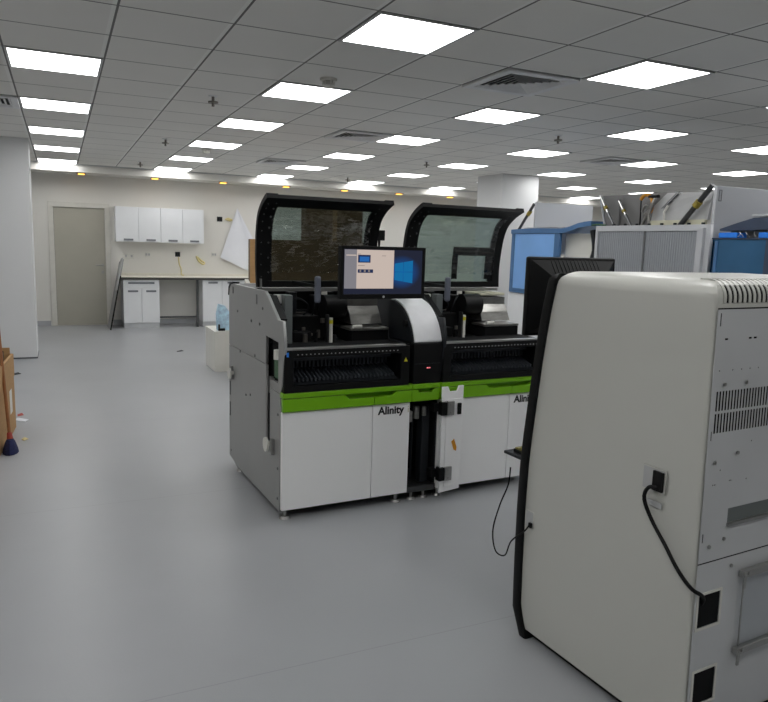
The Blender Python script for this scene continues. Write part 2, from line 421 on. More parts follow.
def make_sprinkler(x, y, label):
    t = thing('sprinkler', label, 'sprinkler', (x, y, ZC), 0, 'fire sprinklers on the ceiling')
    obj('escutcheon', CY((0, 0, -0.008), (0, 0, 0.0), 0.035, 0.04), 'vent', t)
    obj('stem', CY((0, 0, -0.085), (0, 0, -0.006), 0.012), 'sprinkler', t)
    obj('deflector', CY((0, 0, -0.058), (0, 0, -0.046), 0.042), 'sprinkler', t)
    return t
s0 = make_sprinkler(0.88, 1.44, 'ceiling sprinkler nearest the camera, beside the row of lights to the door')
for x, y, lab in [(0.88, 4.34, 'second ceiling sprinkler along the lights that lead to the door'), (0.88, 7.25, 'third ceiling sprinkler, close to the wall above the cabinets'),
                  (4.42, 1.44, 'ceiling sprinkler above the right green striped analyzer'), (4.42, 4.34, 'ceiling sprinkler in front of the white pillar'),
                  (4.42, 7.35, 'small ceiling sprinkler close to the back wall behind the analyzers')]:
    dup(s0, (x, y, ZC), lab)
def make_detector(x, y, label):
    t = thing('smoke_detector', label, 'smoke detector', (x, y, ZC), 0, 'smoke detectors on the ceiling')
    obj('base', CY((0, 0, -0.02), (0, 0, 0), 0.062), 'plastic_white', t)
    b = bmesh.new()
    for k in range(8):
        a = k * math.pi / 4; box(b, 0.040 * math.cos(a) - 0.006, 0.040 * math.cos(a) + 0.006, 0.040 * math.sin(a) - 0.006, 0.040 * math.sin(a) + 0.006, -0.052, -0.02)
    cyl(b, (0, 0, -0.062), (0, 0, -0.05), 0.03, 0.048); cyl(b, (0, 0, -0.05), (0, 0, -0.02), 0.030)
    obj('sensing_chamber', b, 'plastic_white', t)
    return t
sd = make_detector(1.49, 0.34, 'white smoke detector hanging above the left green striped analyzer')
dup(sd, (1.485, 5.0, ZC), 'white smoke detector between the ceiling lights over the cabinets')
w0 = thing('spotlight', '', 'spotlight', (0, 0, 2.64), 0, 'warm spotlights along the back wall')
obj('bezel', PL([rect(-0.07, 0.07, -0.07, 0.07), rect(-0.05, 0.05, -0.05, 0.05)], 0.01, lambda u, v, w: (u, v, w - 0.005)), 'brass', w0)
obj('lamp', B(-0.05, 0.05, -0.05, 0.05, -0.022, -0.001), 'warm', w0)
WL = ['above the grey door', 'above the wall cabinets', 'above the hanging white sheet', 'fourth from the grey door', 'fifth from the grey door', 'sixth from the grey door',
      'seventh from the grey door', 'eighth from the grey door', 'ninth from the grey door', 'tenth from the grey door']
for k, s in enumerate(WL):
    lab = 'small warm spotlight glowing in the back wall soffit, ' + s
    loc = (0.06 + 1.2 * k, 8.62, 2.64)
    if k == 0: w0.location = loc; w0['label'] = lab
    else: dup(w0, loc, lab)

# ------------------------------------------------------------------ cabinets on the back wall
def handle_bm(xc, z, y, w=0.16):
    b = bmesh.new(); box(b, xc - w / 2, xc + w / 2, y - 0.016, y - 0.010, z - 0.016, z + 0.016, bev=0.003)
    box(b, xc - w / 2 + 0.01, xc - w / 2 + 0.02, y - 0.012, y, z - 0.006, z + 0.006); box(b, xc + w / 2 - 0.02, xc + w / 2 - 0.01, y - 0.012, y, z - 0.006, z + 0.006)
    return b
WX = [0.585, 0.966, 1.347, 1.728, 2.11]
for n in range(2):
    x0, x1 = WX[2 * n], WX[2 * n + 2]
    t = thing('wall_cabinet', ['white two-door wall cabinet beside the grey door', 'white two-door wall cabinet nearer the hanging white sheet'][n], 'cabinet', (x0, 8.65, 1.515), 0, 'white wall cabinets')
    w = x1 - x0
    obj('body', B(0.002, w - 0.002, 0.02, 0.349, 0, 0.605), 'white', t)
    for k in range(2):
        a = k * w / 2
        dd = obj('door', B(a + 0.003, a + w / 2 - 0.003, 0, 0.0185, -0.004, 0.605, bev=0.002), 'white', t)
        obj('handle', handle_bm(a + w / 4 + 0.02, 0.035, 0), 'handle', dd)

def base_cabinet(x0, w, label, drawer):
    t = thing('base_cabinet', label, 'cabinet', (x0, 8.4, 0), 0, 'white base cabinets')
    obj('plinth', B(0.005, w - 0.005, 0.03, 0.54, 0, 0.09), 'plinth', t)
    obj('body', B(0.0, w, 0.02, 0.575, 0.09, 0.855), 'white', t)
    top = 0.85
    if drawer:
        dr = obj('drawer', B(0.003, w - 0.003, 0, 0.0185, 0.70, 0.85, bev=0.002), 'white', t)
        obj('handle', handle_bm(w / 2, 0.80, 0, 0.44), 'handle', dr); top = 0.695
    for k in range(2):
        a = k * w / 2
        dd = obj('door', B(a + 0.003, a + w / 2 - 0.003, 0, 0.0185, 0.092, top, bev=0.002), 'white', t)
        obj('handle', handle_bm(a + w / 4 + 0.01, top - 0.04, 0, 0.17), 'handle', dd)
    return t
base_cabinet(0.665, 0.61, 'white base cabinet with one drawer above two doors, by the grey door', True)
base_cabinet(2.035, 0.70, 'white two-door base cabinet partly hidden by the analyzer side panel', False)
base_cabinet(2.74, 0.70, 'white two-door base cabinet behind the green striped analyzer', False)
t = thing('countertop', 'long cream countertop with a dark edge resting on the white base cabinets', 'countertop', (0.63, 8.37, 0.8555))
obj('slab', B(0, 3.3, 0.012, 0.61, 0, 0.045, bev=0.002), 'counter', t)
obj('front_edge', B(0, 3.3, 0.0, 0.0115, 0, 0.042, bev=0.002), 'counter_edge', t)
obj('support_leg', B(1.29, 1.33, 0.03, 0.07, -0.8555, -0.0005), 'steel_dark', t)
obj('rear_rail', B(0.66, 1.40, 0.555, 0.575, -0.74, -0.71), 'skirt', t)
obj('upstand', B(0, 3.3, 0.612, 0.627, 0.0, 0.09), 'counter', t)

def wall_plate(x, z, w, name, label, cat, dark=False, group=None):
    t = thing(name, label, cat, (x, YB, z), 0, group)
    obj('face_plate', B(-w / 2, w / 2, -0.012, -0.0005, -0.045, 0.045, bev=0.002), 'charcoal' if dark else 'plastic_white', t)
    for k in (-1, 1): obj('insert', B(k * w / 4 - 0.016, k * w / 4 + 0.016, -0.015, -0.0121, -0.02, 0.02), 'black' if dark else 'lightgrey', t)
wall_plate(0.82, 1.25, 0.20, 'wall_socket', 'white double wall socket under the first wall cabinet', 'socket', group='white wall sockets')
wall_plate(1.15, 1.285, 0.09, 'wall_socket', 'white single wall socket under the wall cabinets', 'socket', group='white wall sockets')
wall_plate(2.36, 1.31, 0.09, 'wall_socket', 'white wall socket beside the hanging white sheet', 'socket', group='white wall sockets')
wall_plate(1.685, 1.30, 0.09, 'open_wall_box', 'dark open wall box above the countertop', 'wall box', True)
wall_plate(2.47, 1.98, 0.10, 'open_wall_box', 'dark open wall box high beside the hanging white sheet', 'wall box', True)
b = bmesh.new(); tube(b, [(2.57, 8.985, 1.975), (2.63, 8.975, 2.0), (2.70, 8.975, 1.975), (2.66, 8.98, 1.96), (2.59, 8.98, 1.98), (2.68, 8.975, 1.99)], 0.013)
tag(obj('taped_cable', b, 'tape', smooth=True), 'yellow taped cable end beside the high dark wall box', 'cable')
b = bmesh.new(); tube(b, [(2.03, 8.985, 1.27), (2.06, 8.95, 1.19), (2.13, 8.93, 1.13), (2.17, 8.95, 1.15), (2.10, 8.95, 1.20), (2.05, 8.985, 1.25)], 0.018)
tag(obj('taped_cable', b, 'tape', smooth=True), 'yellow taped cable coil hanging over the countertop', 'cable')
b = bmesh.new(); tube(b, [(1.70, 8.985, 1.25), (1.71, 8.975, 1.12), (1.74, 8.96, 1.03), (1.74, 8.94, 0.93), (1.78, 8.90, 0.915)], 0.011)
tag(obj('taped_cable', b, 'tape', smooth=True), 'thin pale yellow cable hanging from the dark wall box to the countertop', 'cable')
# hanging white sheet
b = bmesh.new(); N1 = 10; cor = [Vector((2.80, 8.97, 2.20)), Vector((2.47, 8.955, 1.26)), Vector((3.05, 8.955, 0.985)), Vector((3.30, 8.955, 1.25))]
gridv = []
for i in range(N1 + 1):
    row = []
    for j in range(N1 + 1):
        s, tt = i / N1, j / N1
        a = cor[0].lerp(cor[1], s); c2 = cor[0].lerp(cor[3], s); low = cor[1].lerp(cor[2], min(1, tt * 2)) if tt < .5 else cor[2].lerp(cor[3], (tt - .5) * 2)
        p = cor[0].lerp(low, s); p.y -= 0.02 * math.sin(tt * 9) * s + 0.012 * s
        row.append(p)
    gridv.append(row)
V = [[b.verts.new(p + Vector((0, 0, 0.0))) for p in row] for row in gridv]; W = [[b.verts.new(p + Vector((0.0, 0.003, 0))) for p in row] for row in gridv]
for i in range(N1):
    for j in range(N1):
        b.faces.new((V[i][j], V[i + 1][j], V[i + 1][j + 1], V[i][j + 1])); b.faces.new((W[i][j], W[i][j + 1], W[i + 1][j + 1], W[i + 1][j]))
for i in range(N1):
    for j in (0, N1): b.faces.new((V[i][j], V[i + 1][j], W[i + 1][j], W[i][j]))
    b.faces.new((V[N1][i], V[N1][i + 1], W[N1][i + 1], W[N1][i]))
tag(obj('hanging_sheet', b, 'paper', smooth=True), 'white protective sheet hanging by one corner on the back wall', 'sheet')

# leaning board beside the counter
t = thing('leaning_board', 'grey board with a black edge leaning against the countertop by the door', 'board', (0.43, 8.10, 0))
m4 = Matrix.Rotation(R(11.5), 4, 'Y') @ Matrix.Rotation(R(-6), 4, 'X')
for nm, a, mt in (('panel', (-0.012, 0.004, 0.02, 0.72, 0.02, 1.24), 'grey_board'), ('black_edge', (-0.016, 0.008, 0.0, 0.019, 0.003, 0.95), 'black'), ('rear_sheet', (-0.028, -0.013, -0.001, 0.3, 0.70, 1.26), 'lightgrey')):
    bm_ = B(*a); bmesh.ops.transform(bm_, matrix=m4, verts=bm_.verts)
    for v in bm_.verts: v.co.z += 0.006
    obj(nm, bm_, mt, t)

# white carton and blue pack behind the analyzer
t = thing('carton', 'low white carton on the floor behind the left green striped analyzer', 'carton', (1.347, 3.82, 0))
obj('body', B(0, 0.55, 0, 0.59, 0, 0.482, bev=0.004), 'plastic_white', t)
obj('lid', B(-0.004, 0.554, -0.004, 0.594, 0.483, 0.50, bev=0.003), 'plastic_white', t)
b = bmesh.new(); prism(b, [(1.40, 0.502), (1.54, 0.502), (1.54, 0.73), (1.49, 0.80), (1.42, 0.82), (1.395, 0.7)], 'y', 3.90, 3.99)
tag(obj('wipes_pack', b, 'blue_pack'), 'pale blue plastic pack standing on the white carton', 'pack')
b = bmesh.new(); box(b, 1.40, 1.48, 3.845, 3.88, 0.501, 0.53, bev=0.005); box(b, 1.40, 1.42, 3.85, 3.875, 0.529, 0.58, bev=0.004)
tag(obj('hand_tool', b, 'black'), 'small black tool lying by the pale blue pack on the carton', 'tool')
# packing crate behind, with cardboard boxes
t = thing('packing_crate', 'tall white packing crate standing behind the left green striped analyzer', 'crate', (1.535, 3.0, 0), R(-12))
obj('body', B(0, 1.75, 0, 0.78, 0.08, 1.135, bev=0.004), 'plastic_white', t)
for k in range(3): obj('skid', B(0.02 + k * 0.81, 0.11 + k * 0.81, 0, 0.78, 0, 0.0795), 'wood', t)
t = thing('cardboard_box', 'brown cardboard box on the white crate, edge seen left of the open lid', 'box', (1.575, 2.995, 1.136), R(-12))
obj('body', B(0, 1.32, 0, 0.6, 0, 0.478, bev=0.004), 'cardboard_dark', t)
obj('front_panel', B(0.0, 0.13, -0.006, -0.0005, 0.0, 0.478), 'cardboard', t, label='lighter tan end of the cardboard box')
t = thing('cardboard_box', 'tall dark brown cardboard box seen through the left smoked lid window', 'box', (2.17, 2.88, 1.615), R(-12))
obj('body', B(0, 0.64, 0, 0.5, 0, 0.37, bev=0.004), 'cardboard_dark', t)
obj('tape', B(0.3, 0.35, -0.002, -0.0003, 0, 0.37), 'cardboard', t)

# ------------------------------------------------------------------ the two green striped analyzers
AR = R(2.2); AO = Vector((0.786, -0.927, 0))
def A(x, y, z=0): return (AO.x + x * math.cos(AR) - y * math.sin(AR), AO.y + x * math.sin(AR) + y * math.cos(AR), z)
LID = smooth_path([(0.0, 0.585, 1.312), (0.0, 0.58, 1.43), (0, 0.56, 1.54), (0, 0.525, 1.66), (0, 0.475, 1.745), (0, 0.40, 1.80), (0, 0.33, 1.832), (0, 0.29, 1.846)], 5)
LID = [(p.y, p.z) for p in LID]
def lid_between(z0, z1, off=0.0): return [(y + off, z) for y, z in LID if z0 <= z <= z1]

def leveling_foot(x, y, parent):
    b = CY((x, y, 0), (x, y, 0.014), 0.034, 0.026); cyl(b, (x, y, 0.014), (x, y, 0.08), 0.011)
    obj('leveling_foot', b, 'steel', parent)

def analyzer(x0, W, label, kind):
    t = thing('analyzer', label, 'analyzer', A(x0, 0), AR, 'green striped lab analyzers with raised lids')
    # core
    obj('core', B(0.05, W - 0.03, 0.06, 1.10, 0.08, 0.74), 'charcoal', t)
    for fx in (0.04, W - 0.06):
        for fy in (0.05, 0.98): leveling_foot(fx, fy, t)
    # left side panel: two sheets with the open slot between
    low = [(0.03, 0.05), (0.95, 0.045), (1.15, 0.075), (1.15, 0.872), (0.30, 0.872), (0.30, 0.41), (0.215, 0.41), (0.215, 0.745), (0.03, 0.745)]
    sp = obj('side_panel', PL([low], 0.02, YZ(0.010), bev=0.003), 'panel_grey' if kind == 0 else 'charcoal', t)
    upp = [(0.03, 0.749), (0.0, 0.80), (-0.035, 1.05), (0.0, 1.163), (0.08, 1.161), (0.27, 1.281), (0.33, 1.306), (1.05, 1.306), (1.10, 1.297), (1.135, 1.27), (1.15, 1.22), (1.15, 0.876), (0.30, 0.876), (0.30, 1.045), (0.065, 1.035), (0.065, 0.80), (0.215, 0.80), (0.215, 0.749)]
    su = obj('upper_side_panel', PL([upp], 0.02, YZ(0.010), bev=0.003), 'panel_grey' if kind == 0 else 'charcoal', t)
    obj('corner_edge', PL([[(1.04, 1.309), (1.10, 1.300), (1.139, 1.272), (1.153, 1.22), (1.16, 1.22), (1.147, 1.278), (1.105, 1.309), (1.04, 1.318)]], 0.05, YZ(0.02)), 'charcoal', su)
    if kind == 0:
        for yy, zz, rr in ((0.195, 0.412, 0.043), (1.03, 0.69, 0.038)):
            kb = CY((-0.024, yy, zz), (-0.001, yy, zz), 0.014); cyl(kb, (-0.036, yy, zz), (-0.024, yy, zz), rr, rr, 20)
            obj('knob', kb, 'plastic_white', sp, smooth=True)
            obj('knob_bracket', B(-0.02, -0.0005, yy + 0.014 if yy > 1 else yy - 0.075, yy + 0.03 if yy > 1 else yy - 0.045, zz - 0.045, zz + 0.045), 'steel', sp)
        sc = bmesh.new()
        for yy, zz in ((0.06, 0.62), (0.06, 0.30), (0.06, 0.12), (1.10, 0.12), (0.62, 0.62), (0.72, 0.60)): cyl(sc, (-0.004, yy, zz), (0.0, yy, zz), 0.008, n=10)
        for yy, zz in ((1.12, 0.57), (1.12, 0.42)): box(sc, -0.005, 0, yy - 0.008, yy + 0.008, zz - 0.05, zz + 0.05)
        obj('fastener', sc, 'panel_edge', sp)
        sc = bmesh.new()
        for yy, zz in ((0.92, 1.13), (0.60, 1.10), (0.42, 1.10), (0.36, 1.20), (0.86, 0.866), (0.52, 0.89)): cyl(sc, (-0.004, yy, zz), (0.0, yy, zz), 0.009, n=10)
        box(sc, -0.004, 0, 0.475, 0.490, 1.215, 1.275); box(sc, -0.004, 0, 1.03, 1.045, 1.24, 1.285)
        obj('fastener', sc, 'panel_edge', su)
        bd = B(0.012, 0.03, 0.09, 0.17, 0.82, 0.93)
        obj('circuit_board', bd, 'pcb', t)
        obj('reader_cap', CY((0.02, 0.12, 0.93), (0.02, 0.12, 0.985), 0.028), 'plastic_white', t, smooth=True)
        obj('slot_bracket', B(0.022, 0.05, 0.215, 0.30, 0.70, 0.80), 'steel', t)
    obj('slot_lining', B(0.0405, 0.0495, 0.05, 0.32, 0.36, 1.05), 'black_matte', t)
    obj('right_side_panel', PL([[(0.09, 0.05), (1.15, 0.05), (1.15, 1.0), (0.09, 1.0)]], 0.016, YZ(W - 0.009)), 'charcoal', t)
    obj('rear_panel', B(0.021, W - 0.018, 1.12, 1.145, 0.06, 1.29), 'panel_grey', t)
    # white doors
    xs = 0.573 if kind == 0 else 0.55
    fd = obj('door', B(0.004, xs - 0.002, 0.0, 0.028, 0.062, 0.642, bev=0.004), 'door_white', t)
    nd = obj('door', B(xs + 0.002, W - 0.003, 0.0, 0.028, 0.062, 0.642, bev=0.004), 'door_white', t)
    lt = lettering(bmesh.new(), 'Alinity', 0.078, lambda u, v, w: (xs + 0.036 + u * 0.86, -0.0012 - w, 0.582 + v * 0.85), 0.0024)
    obj('lettering', lt, 'ink', nd)
    if kind == 0:
        obj('lettering', lettering(bmesh.new(), 'i', 0.074, lambda u, v, w: (xs + 0.236 + u * 0.7, -0.0012 - w, 0.582 + v * 0.85), 0.0), 'tan_ink', nd)
    # green fascia, recessed grip in the lower boards
    obj('green_ledge', B(0.0, W - 0.002, -0.022, 0.03, 0.727, 0.757, bev=0.004), 'green', t)
    g0 = 0.38 if kind == 0 else 0.34; g1 = 0.72
    ga = [(0.002, 0.648), (xs - 0.0015, 0.648), (xs - 0.0015, 0.697), (g0 + 0.03, 0.697), (g0, 0.723), (0.002, 0.723)]
    gb = [(xs + 0.0015, 0.648), (W - 0.003, 0.648), (W - 0.003, 0.723), (g1, 0.723), (g1 - 0.03, 0.697), (xs + 0.0015, 0.697)]
    obj('green_fascia', PL([ga], 0.03, XZ(-0.003), bev=0.003), 'green', t)
    obj('green_fascia', PL([gb], 0.03, XZ(-0.003), bev=0.003), 'green', t)
    obj('grip_recess', B(g0 - 0.02, g1 + 0.02, 0.0205, 0.032, 0.67, 0.726), 'green', t)
    # black sample loading bay
    xb1 = W - (0.03 if kind == 0 else 0.0)
    bay = obj('loading_bay', PL([[(0.006, 0.759), (xb1, 0.759), (xb1, 1.0), (0.006, 1.0)], rect(0.062, xb1 - 0.055, 0.795, 0.958)], 0.05, XZ(0.0), bev=0.004), 'black', t)
    lin_ = bmesh.new(); box(lin_, 0.04, xb1, 0.24, 0.26, 0.76, 1.0); box(lin_, 0.03, 0.06, 0.026, 0.24, 0.76, 1.0); box(lin_, xb1 - 0.054, xb1 - 0.02, 0.026, 0.24, 0.76, 1.0)
    box(lin_, 0.06, xb1 - 0.05, 0.026, 0.24, 0.985, 1.0); box(lin_, 0.06, xb1 - 0.05, 0.026, 0.24, 0.76, 0.775)
    obj('bay_lining', lin_, 'black_matte', bay)
    rk = bmesh.new(); n = 26
    prism(rk, [(-0.012, 0.800), (0.0, 0.792), (0.20, 0.835), (0.20, 0.85)], 'x', 0.07, xb1 - 0.065)
    obj('rack_shelf', rk, 'charcoal', bay)
    cl = bmesh.new()
    for k in range(n):
        x = 0.085 + k * (xb1 - 0.17) / (n - 1)
        prism(cl, [(0.02, 0.812), (0.16, 0.842), (0.16, 0.872), (0.02, 0.83)], 'x', x - 0.004, x + 0.004)
        box(cl, x - 0.006, x + 0.006, 0.12, 0.135, 0.875, 0.925)
    box(cl, 0.07, xb1 - 0.065, 0.10, 0.118, 0.918, 0.950)
    obj('lane_divider', cl, mat('lane_grey', (66, 70, 76), 0.5), bay)
    dt = bmesh.new()
    for k in range(n):
        x = 0.085 + k * (xb1 - 0.17) / (n - 1); box(dt, x - 0.0035, x + 0.0035, -0.027, -0.0245, 0.973, 0.978)
    obj('lane_indicator', dt, 'lightgrey', bay)
    obj('bay_sill', B(0.02, xb1 - 0.03, -0.026, 0.02, 1.0005, 1.012, bev=0.002), 'steel', t)
    if kind == 0:
        obj('warning_label', PL([[(W - 0.070, 0.905), (W - 0.045, 0.905), (W - 0.0575, 0.93)]], 0.002, XZ(-0.0255)), 'yellow', bay)
        obj('indicator_button', B(0.018, 0.03, -0.029, -0.0245, 0.965, 0.99), 'blue_foam', bay)
    # working chamber
    obj('deck', B(0.03, W - 0.02, 0.03, 1.10, 0.965 if False else 1.0005, 1.004), 'black_matte', t) if False else None
    obj('deck', B(0.055, W - 0.02, 0.265, 1.11, 0.76, 0.985, bev=0.004), 'black_matte', t)
    obj('chamber_wall', B(0.03, W - 0.02, 0.70, 0.74, 0.986, 1.285), 'black', t)
    obj('top_cover', B(0.021, W - 0.02, 0.66, 1.115, 1.286, 1.302, bev=0.003), 'charcoal', t)
    obj('post', B(0.095, 0.145, 0.24, 0.30, 0.986, 1.288, bev=0.004), 'post', t)
    obj('lid_latch', B(0.06, 0.09, 0.30, 0.34, 1.20, 1.285, bev=0.004), 'plastic_white', t)
    pb = bmesh.new(); prism(pb, [(0.28, 1.286), (0.09, 1.165), (0.10, 1.15), (0.30, 1.27)], 'x', 0.022, 0.06); box(pb, 0.022, 0.05, 0.30, 0.60, 1.0, 1.285)
    obj('chamber_side', pb, 'black', t)
    cx0, cx1 = (0.56, 0.80) if kind == 0 else (0.53, W - 0.02)
    # rotor housings, modules
    for q in ((0.16, 0.40, 0.45, 0.66, 0.9865, 1.14), (0.20, 0.32, 0.38, 0.448, 0.9865, 1.05), (0.402, 0.47, 0.50, 0.66, 0.9865, 1.26), (0.475, 0.50, 0.46, 0.52, 0.9865, 1.20)):
        obj('pipettor_module', B(*q, bev=0.006), 'black', t)
    gt = bmesh.new(); box(gt, 0.15, W - 0.05, 0.66, 0.685, 1.12, 1.16, bev=0.003); box(gt, 0.24, 0.30, 0.60, 0.66, 1.145, 1.28, bev=0.004); box(gt, 0.52, 0.56, 0.61, 0.66, 1.10, 1.28, bev=0.004)
    obj('gantry', gt, 'charcoal', t)
    cbm = bmesh.new(); tube(cbm, [(0.20, 0.50, 1.14), (0.19, 0.47, 1.22), (0.26, 0.46, 1.25), (0.33, 0.47, 1.20), (0.31, 0.50, 1.14)], 0.006, n=6); tube(cbm, [(0.36, 0.48, 1.14), (0.37, 0.45, 1.22), (0.42, 0.47, 1.27)], 0.005, n=6)
    obj('cable_loop', cbm, 'charcoal', t, smooth=True)
    rb = bmesh.new()
    for k in range(5): box(rb, 0.18 + k * 0.05, 0.20 + k * 0.05, 0.438, 0.45, 1.00 + 0.015 * (k % 2), 1.03 + 0.02 * (k % 3))
    box(rb, 0.24, 0.30, 0.44, 0.45, 1.162, 1.166); cyl(rb, (0.455, 0.49, 1.20), (0.455, 0.49, 1.235), 0.012); cyl(rb, (0.40, 0.40, 1.1), (0.40, 0.40, 1.13), 0.014)
    obj('module_fitting', rb, 'sprinkler', t)
    rnd0 = random.Random(11 + kind)
    for k in range(16):
        xx = 0.17 + rnd0.random() * (W - 0.34); yy = 0.275 + rnd0.random() * 0.10; hh = 0.02 + rnd0.random() * 0.07; rr = 0.006 + rnd0.random() * 0.010
        if abs(xx - 0.385) < 0.05 or (xx > cx0 - 0.06): continue
        obj('reagent_fitting', CY((xx, yy, 0.9855), (xx, yy, 0.9855 + hh), rr, n=10), rnd0.choice(['charcoal', 'steel_dark', 'black', 'sprinkler', 'brass']), t, smooth=True)
    obj('blank_label', B(0.16, 0.30, 0.615, 0.66, 1.205, 1.262, bev=0.003), 'lightgrey', t)
    ym = 0.23; px = 0.385 if kind == 0 else 0.31
    obj('probe_tube', CY((px, ym, 0.97), (px, ym, 1.15), 0.0125), 'plastic_white', t, smooth=True)
    obj('tube_band', CY((px, ym, 1.115), (px, ym, 1.138), 0.0135), 'yellow', t, smooth=True)
    obj('tube_holder', B(px - 0.023, px - 0.014, ym - 0.01, ym + 0.03, 0.97, 1.17), 'steel_dark', t)
    # reagent carousel cover: sloped steel hood, lip and black box
    cx0, cx1 = (0.56, 0.80) if kind == 0 else (0.53, W - 0.02)
    hb = bmesh.new(); prism(hb, [(0.37, 1.09), (0.40, 1.15), (0.44, 1.20), (0.44, 1.25), (0.62, 1.26), (0.62, 1.09)], 'x', cx0 + 0.025, cx1)
    obj('carousel_cover', hb, 'silver', t)
    if kind == 1: obj('cover_top', B(cx0 + 0.03, cx1, 0.44, 0.655, 1.261, 1.28, bev=0.006), 'beige', t)
    obj('carousel_lip', B(cx0 - 0.03, cx1 + 0.0, 0.26, 0.42, 1.062, 1.078, bev=0.003), 'silver', t)
    lk = CY((cx0 - 0.01, 0.27, 1.085), (cx0 + 0.05, 0.27, 1.085), 0.014); obj('lip_latch', lk, 'plastic_white', t)
    obj('carousel_box', B(cx0 - 0.02, cx1, 0.265, 0.64, 0.986, 1.061, bev=0.004), 'black_matte', t)
    dr = bmesh.new(); cyl(dr, (0.41, 0.43, 1.20), (0.55, 0.43, 1.20), 0.075, n=24)
    obj('drive_drum', dr, 'black', t, smooth=True)
    # raised lid
    def skew(bm_):            # the lid leans: its foot sits a little to the side of its top
        for v in bm_.verts: v.co.x += 0.032 * max(0, (1.86 - v.co.z) / 0.55)
        return bm_
    lid = bmesh.new()
    sweep(lid, LID, 0.0, 0.07, 0.028); sweep(lid, LID, W - 0.065, W - 0.005, 0.028)
    sweep(lid, lid_between(1.795, 1.90), 0.065, W - 0.06, 0.022)
    sweep(lid, lid_between(1.30, 1.36), 0.065, W - 0.06, 0.03)
    lo = obj('lid_frame', skew(lid), 'black', t, smooth=True)
    for ra, rb_ in ((0.069, 0.10), (W - 0.095, W - 0.064)): obj('window_rim', skew(sweep(bmesh.new(), lid_between(1.35, 1.83, 0.008), ra, rb_, 0.02)), 'black', lo, smooth=True)
    obj('lid_window', skew(sweep(bmesh.new(), lid_between(1.35, 1.81, 0.014), 0.095, W - 0.09, 0.004)), 'window' if kind == 0 else 'window_clear', lo)
    for k in range(7):
        y, z = LID[4 + k * 4]
        for xx in (0.078, W - 0.075): obj('lid_rivet', skew(CY((xx, y + 0.001, z), (xx, y + 0.009, z), 0.006, n=8)), 'steel_dark', lo)
    for k in range(9):
        y, z = LID[3 + k * 3]; obj('lid_rivet', skew(CY((0.03, y - 0.004, z), (0.03, y + 0.002, z), 0.004, n=8)), 'steel_dark', lo)
    bar = bmesh.new(); box(bar, 0.045, W - 0.0, 0.560, 0.578, 1.288, 1.306); box(bar, 0.045, 0.055, 0.56, 0.578, 1.30, 1.365)
    obj('lid_rail', bar, 'steel', lo)
    obj('lid_bracket', PL([[(0.44, 1.225), (0.46, 1.213), (0.48, 1.225), (0.48, 1.288), (0.44, 1.288)], circ(0.46, 1.24, 0.009)], 0.006, XZ(0.53)), 'plastic_white', lo)
    gx = 0.245 if kind == 0 else 0.10
    obj('grip_handle', B(gx, gx + 0.036, 0.13, 0.160, 1.25, 1.405, bev=0.011), 'grip', lo)
    obj('grip_arm', B(gx + 0.01, gx + 0.025, 0.160, 0.575, 1.335, 1.355), 'black', lo)
    # cling wrap over the window
    wr = bmesh.new(); prof = lid_between(1.38, 1.80); NX = 22; vv = []
    zr = (0.085, W - 0.08)
    rnd = random.Random(3 + kind)
    for i, (y, z) in enumerate(prof):
        vv.append([wr.verts.new((zr[0] + (zr[1] - zr[0]) * j / NX, y - 0.012 - rnd.random() * 0.016, z + rnd.uniform(-0.006, 0.006))) for j in range(NX + 1)])
    for i in range(len(vv) - 1):
        for j in range(NX): wr.faces.new((vv[i][j], vv[i][j + 1], vv[i + 1][j + 1], vv[i + 1][j]))
    obj('plastic_wrap', skew(wr), 'wrap', lo, smooth=True)
    if kind == 0:
        cb = bmesh.new(); box(cb, W + 0.085, W + 0.135, 0.68, 0.73, 1.625, 1.695, bev=0.004); tube(cb, [(W + 0.10, 0.70, 1.63), (W + 0.10, 0.70, 1.48), (W - 0.05, 0.70, 1.44), (W - 0.06, 0.70, 1.302)], 0.010, smooth=False)
        obj('status_beacon', cb, 'black', t)
    else:
        ar = bmesh.new()
        def yz(z): return min(LID, key=lambda p: abs(p[1] - z))[0]
        prof2 = [(yz(z) - 0.004, z) for z in [1.37 + 0.012 * k for k in range(20)]]
        sweep(ar, [p for p in prof2 if p[1] < 1.60], 0.395, 0.435, 0.012); sweep(ar, [p for p in prof2 if 1.53 < p[1] < 1.61], 0.43, W - 0.13, 0.012)
        sweep(ar, [p for p in prof2 if p[1] < 1.60], W - 0.135, W - 0.10, 0.012)
        obj('window_arch', skew(ar), 'black', lo)
    return t
U1 = analyzer(0.0, 0.83, 'lab analyzer with green stripe and grey side panel, at the left of the pair', 0)
U2 = analyzer(1.035, 0.81, 'lab analyzer with green stripe, right of the open white door, half hidden', 1)

# ------------------------------------------------------------------ the narrow sample module between them
t = thing('sample_module', 'narrow black and white module with open door between the two green striped analyzers', 'analyzer module', A(0.832, 0), AR)
Wm = 0.20
cab = bmesh.new(); box(cab, 0.0, 0.012, 0.03, 1.0, 0.06, 0.645); box(cab, Wm - 0.012, Wm, 0.03, 1.0, 0.06, 0.645); box(cab, 0.0, Wm, 0.70, 0.72, 0.06, 0.645); box(cab, 0.0, Wm, 0.03, 1.0, 0.632, 0.645)
obj('cabinet', cab, 'black_matte', t)
obj('base_plate', B(0.0, Wm, 0.004, 1.0, 0.055, 0.095, bev=0.003), 'steel_dark', t)
for fx in (0.05, 0.14): 
    b = CY((fx, 0.05, 0), (fx, 0.05, 0.014), 0.030, 0.022); cyl(b, (fx, 0.05, 0.014), (fx, 0.05, 0.06), 0.010); obj('leveling_foot', b, 'steel', t)
obj('inner_column', B(0.115, 0.17, 0.05, 0.12, 0.096, 0.60, bev=0.004), 'charcoal', t)
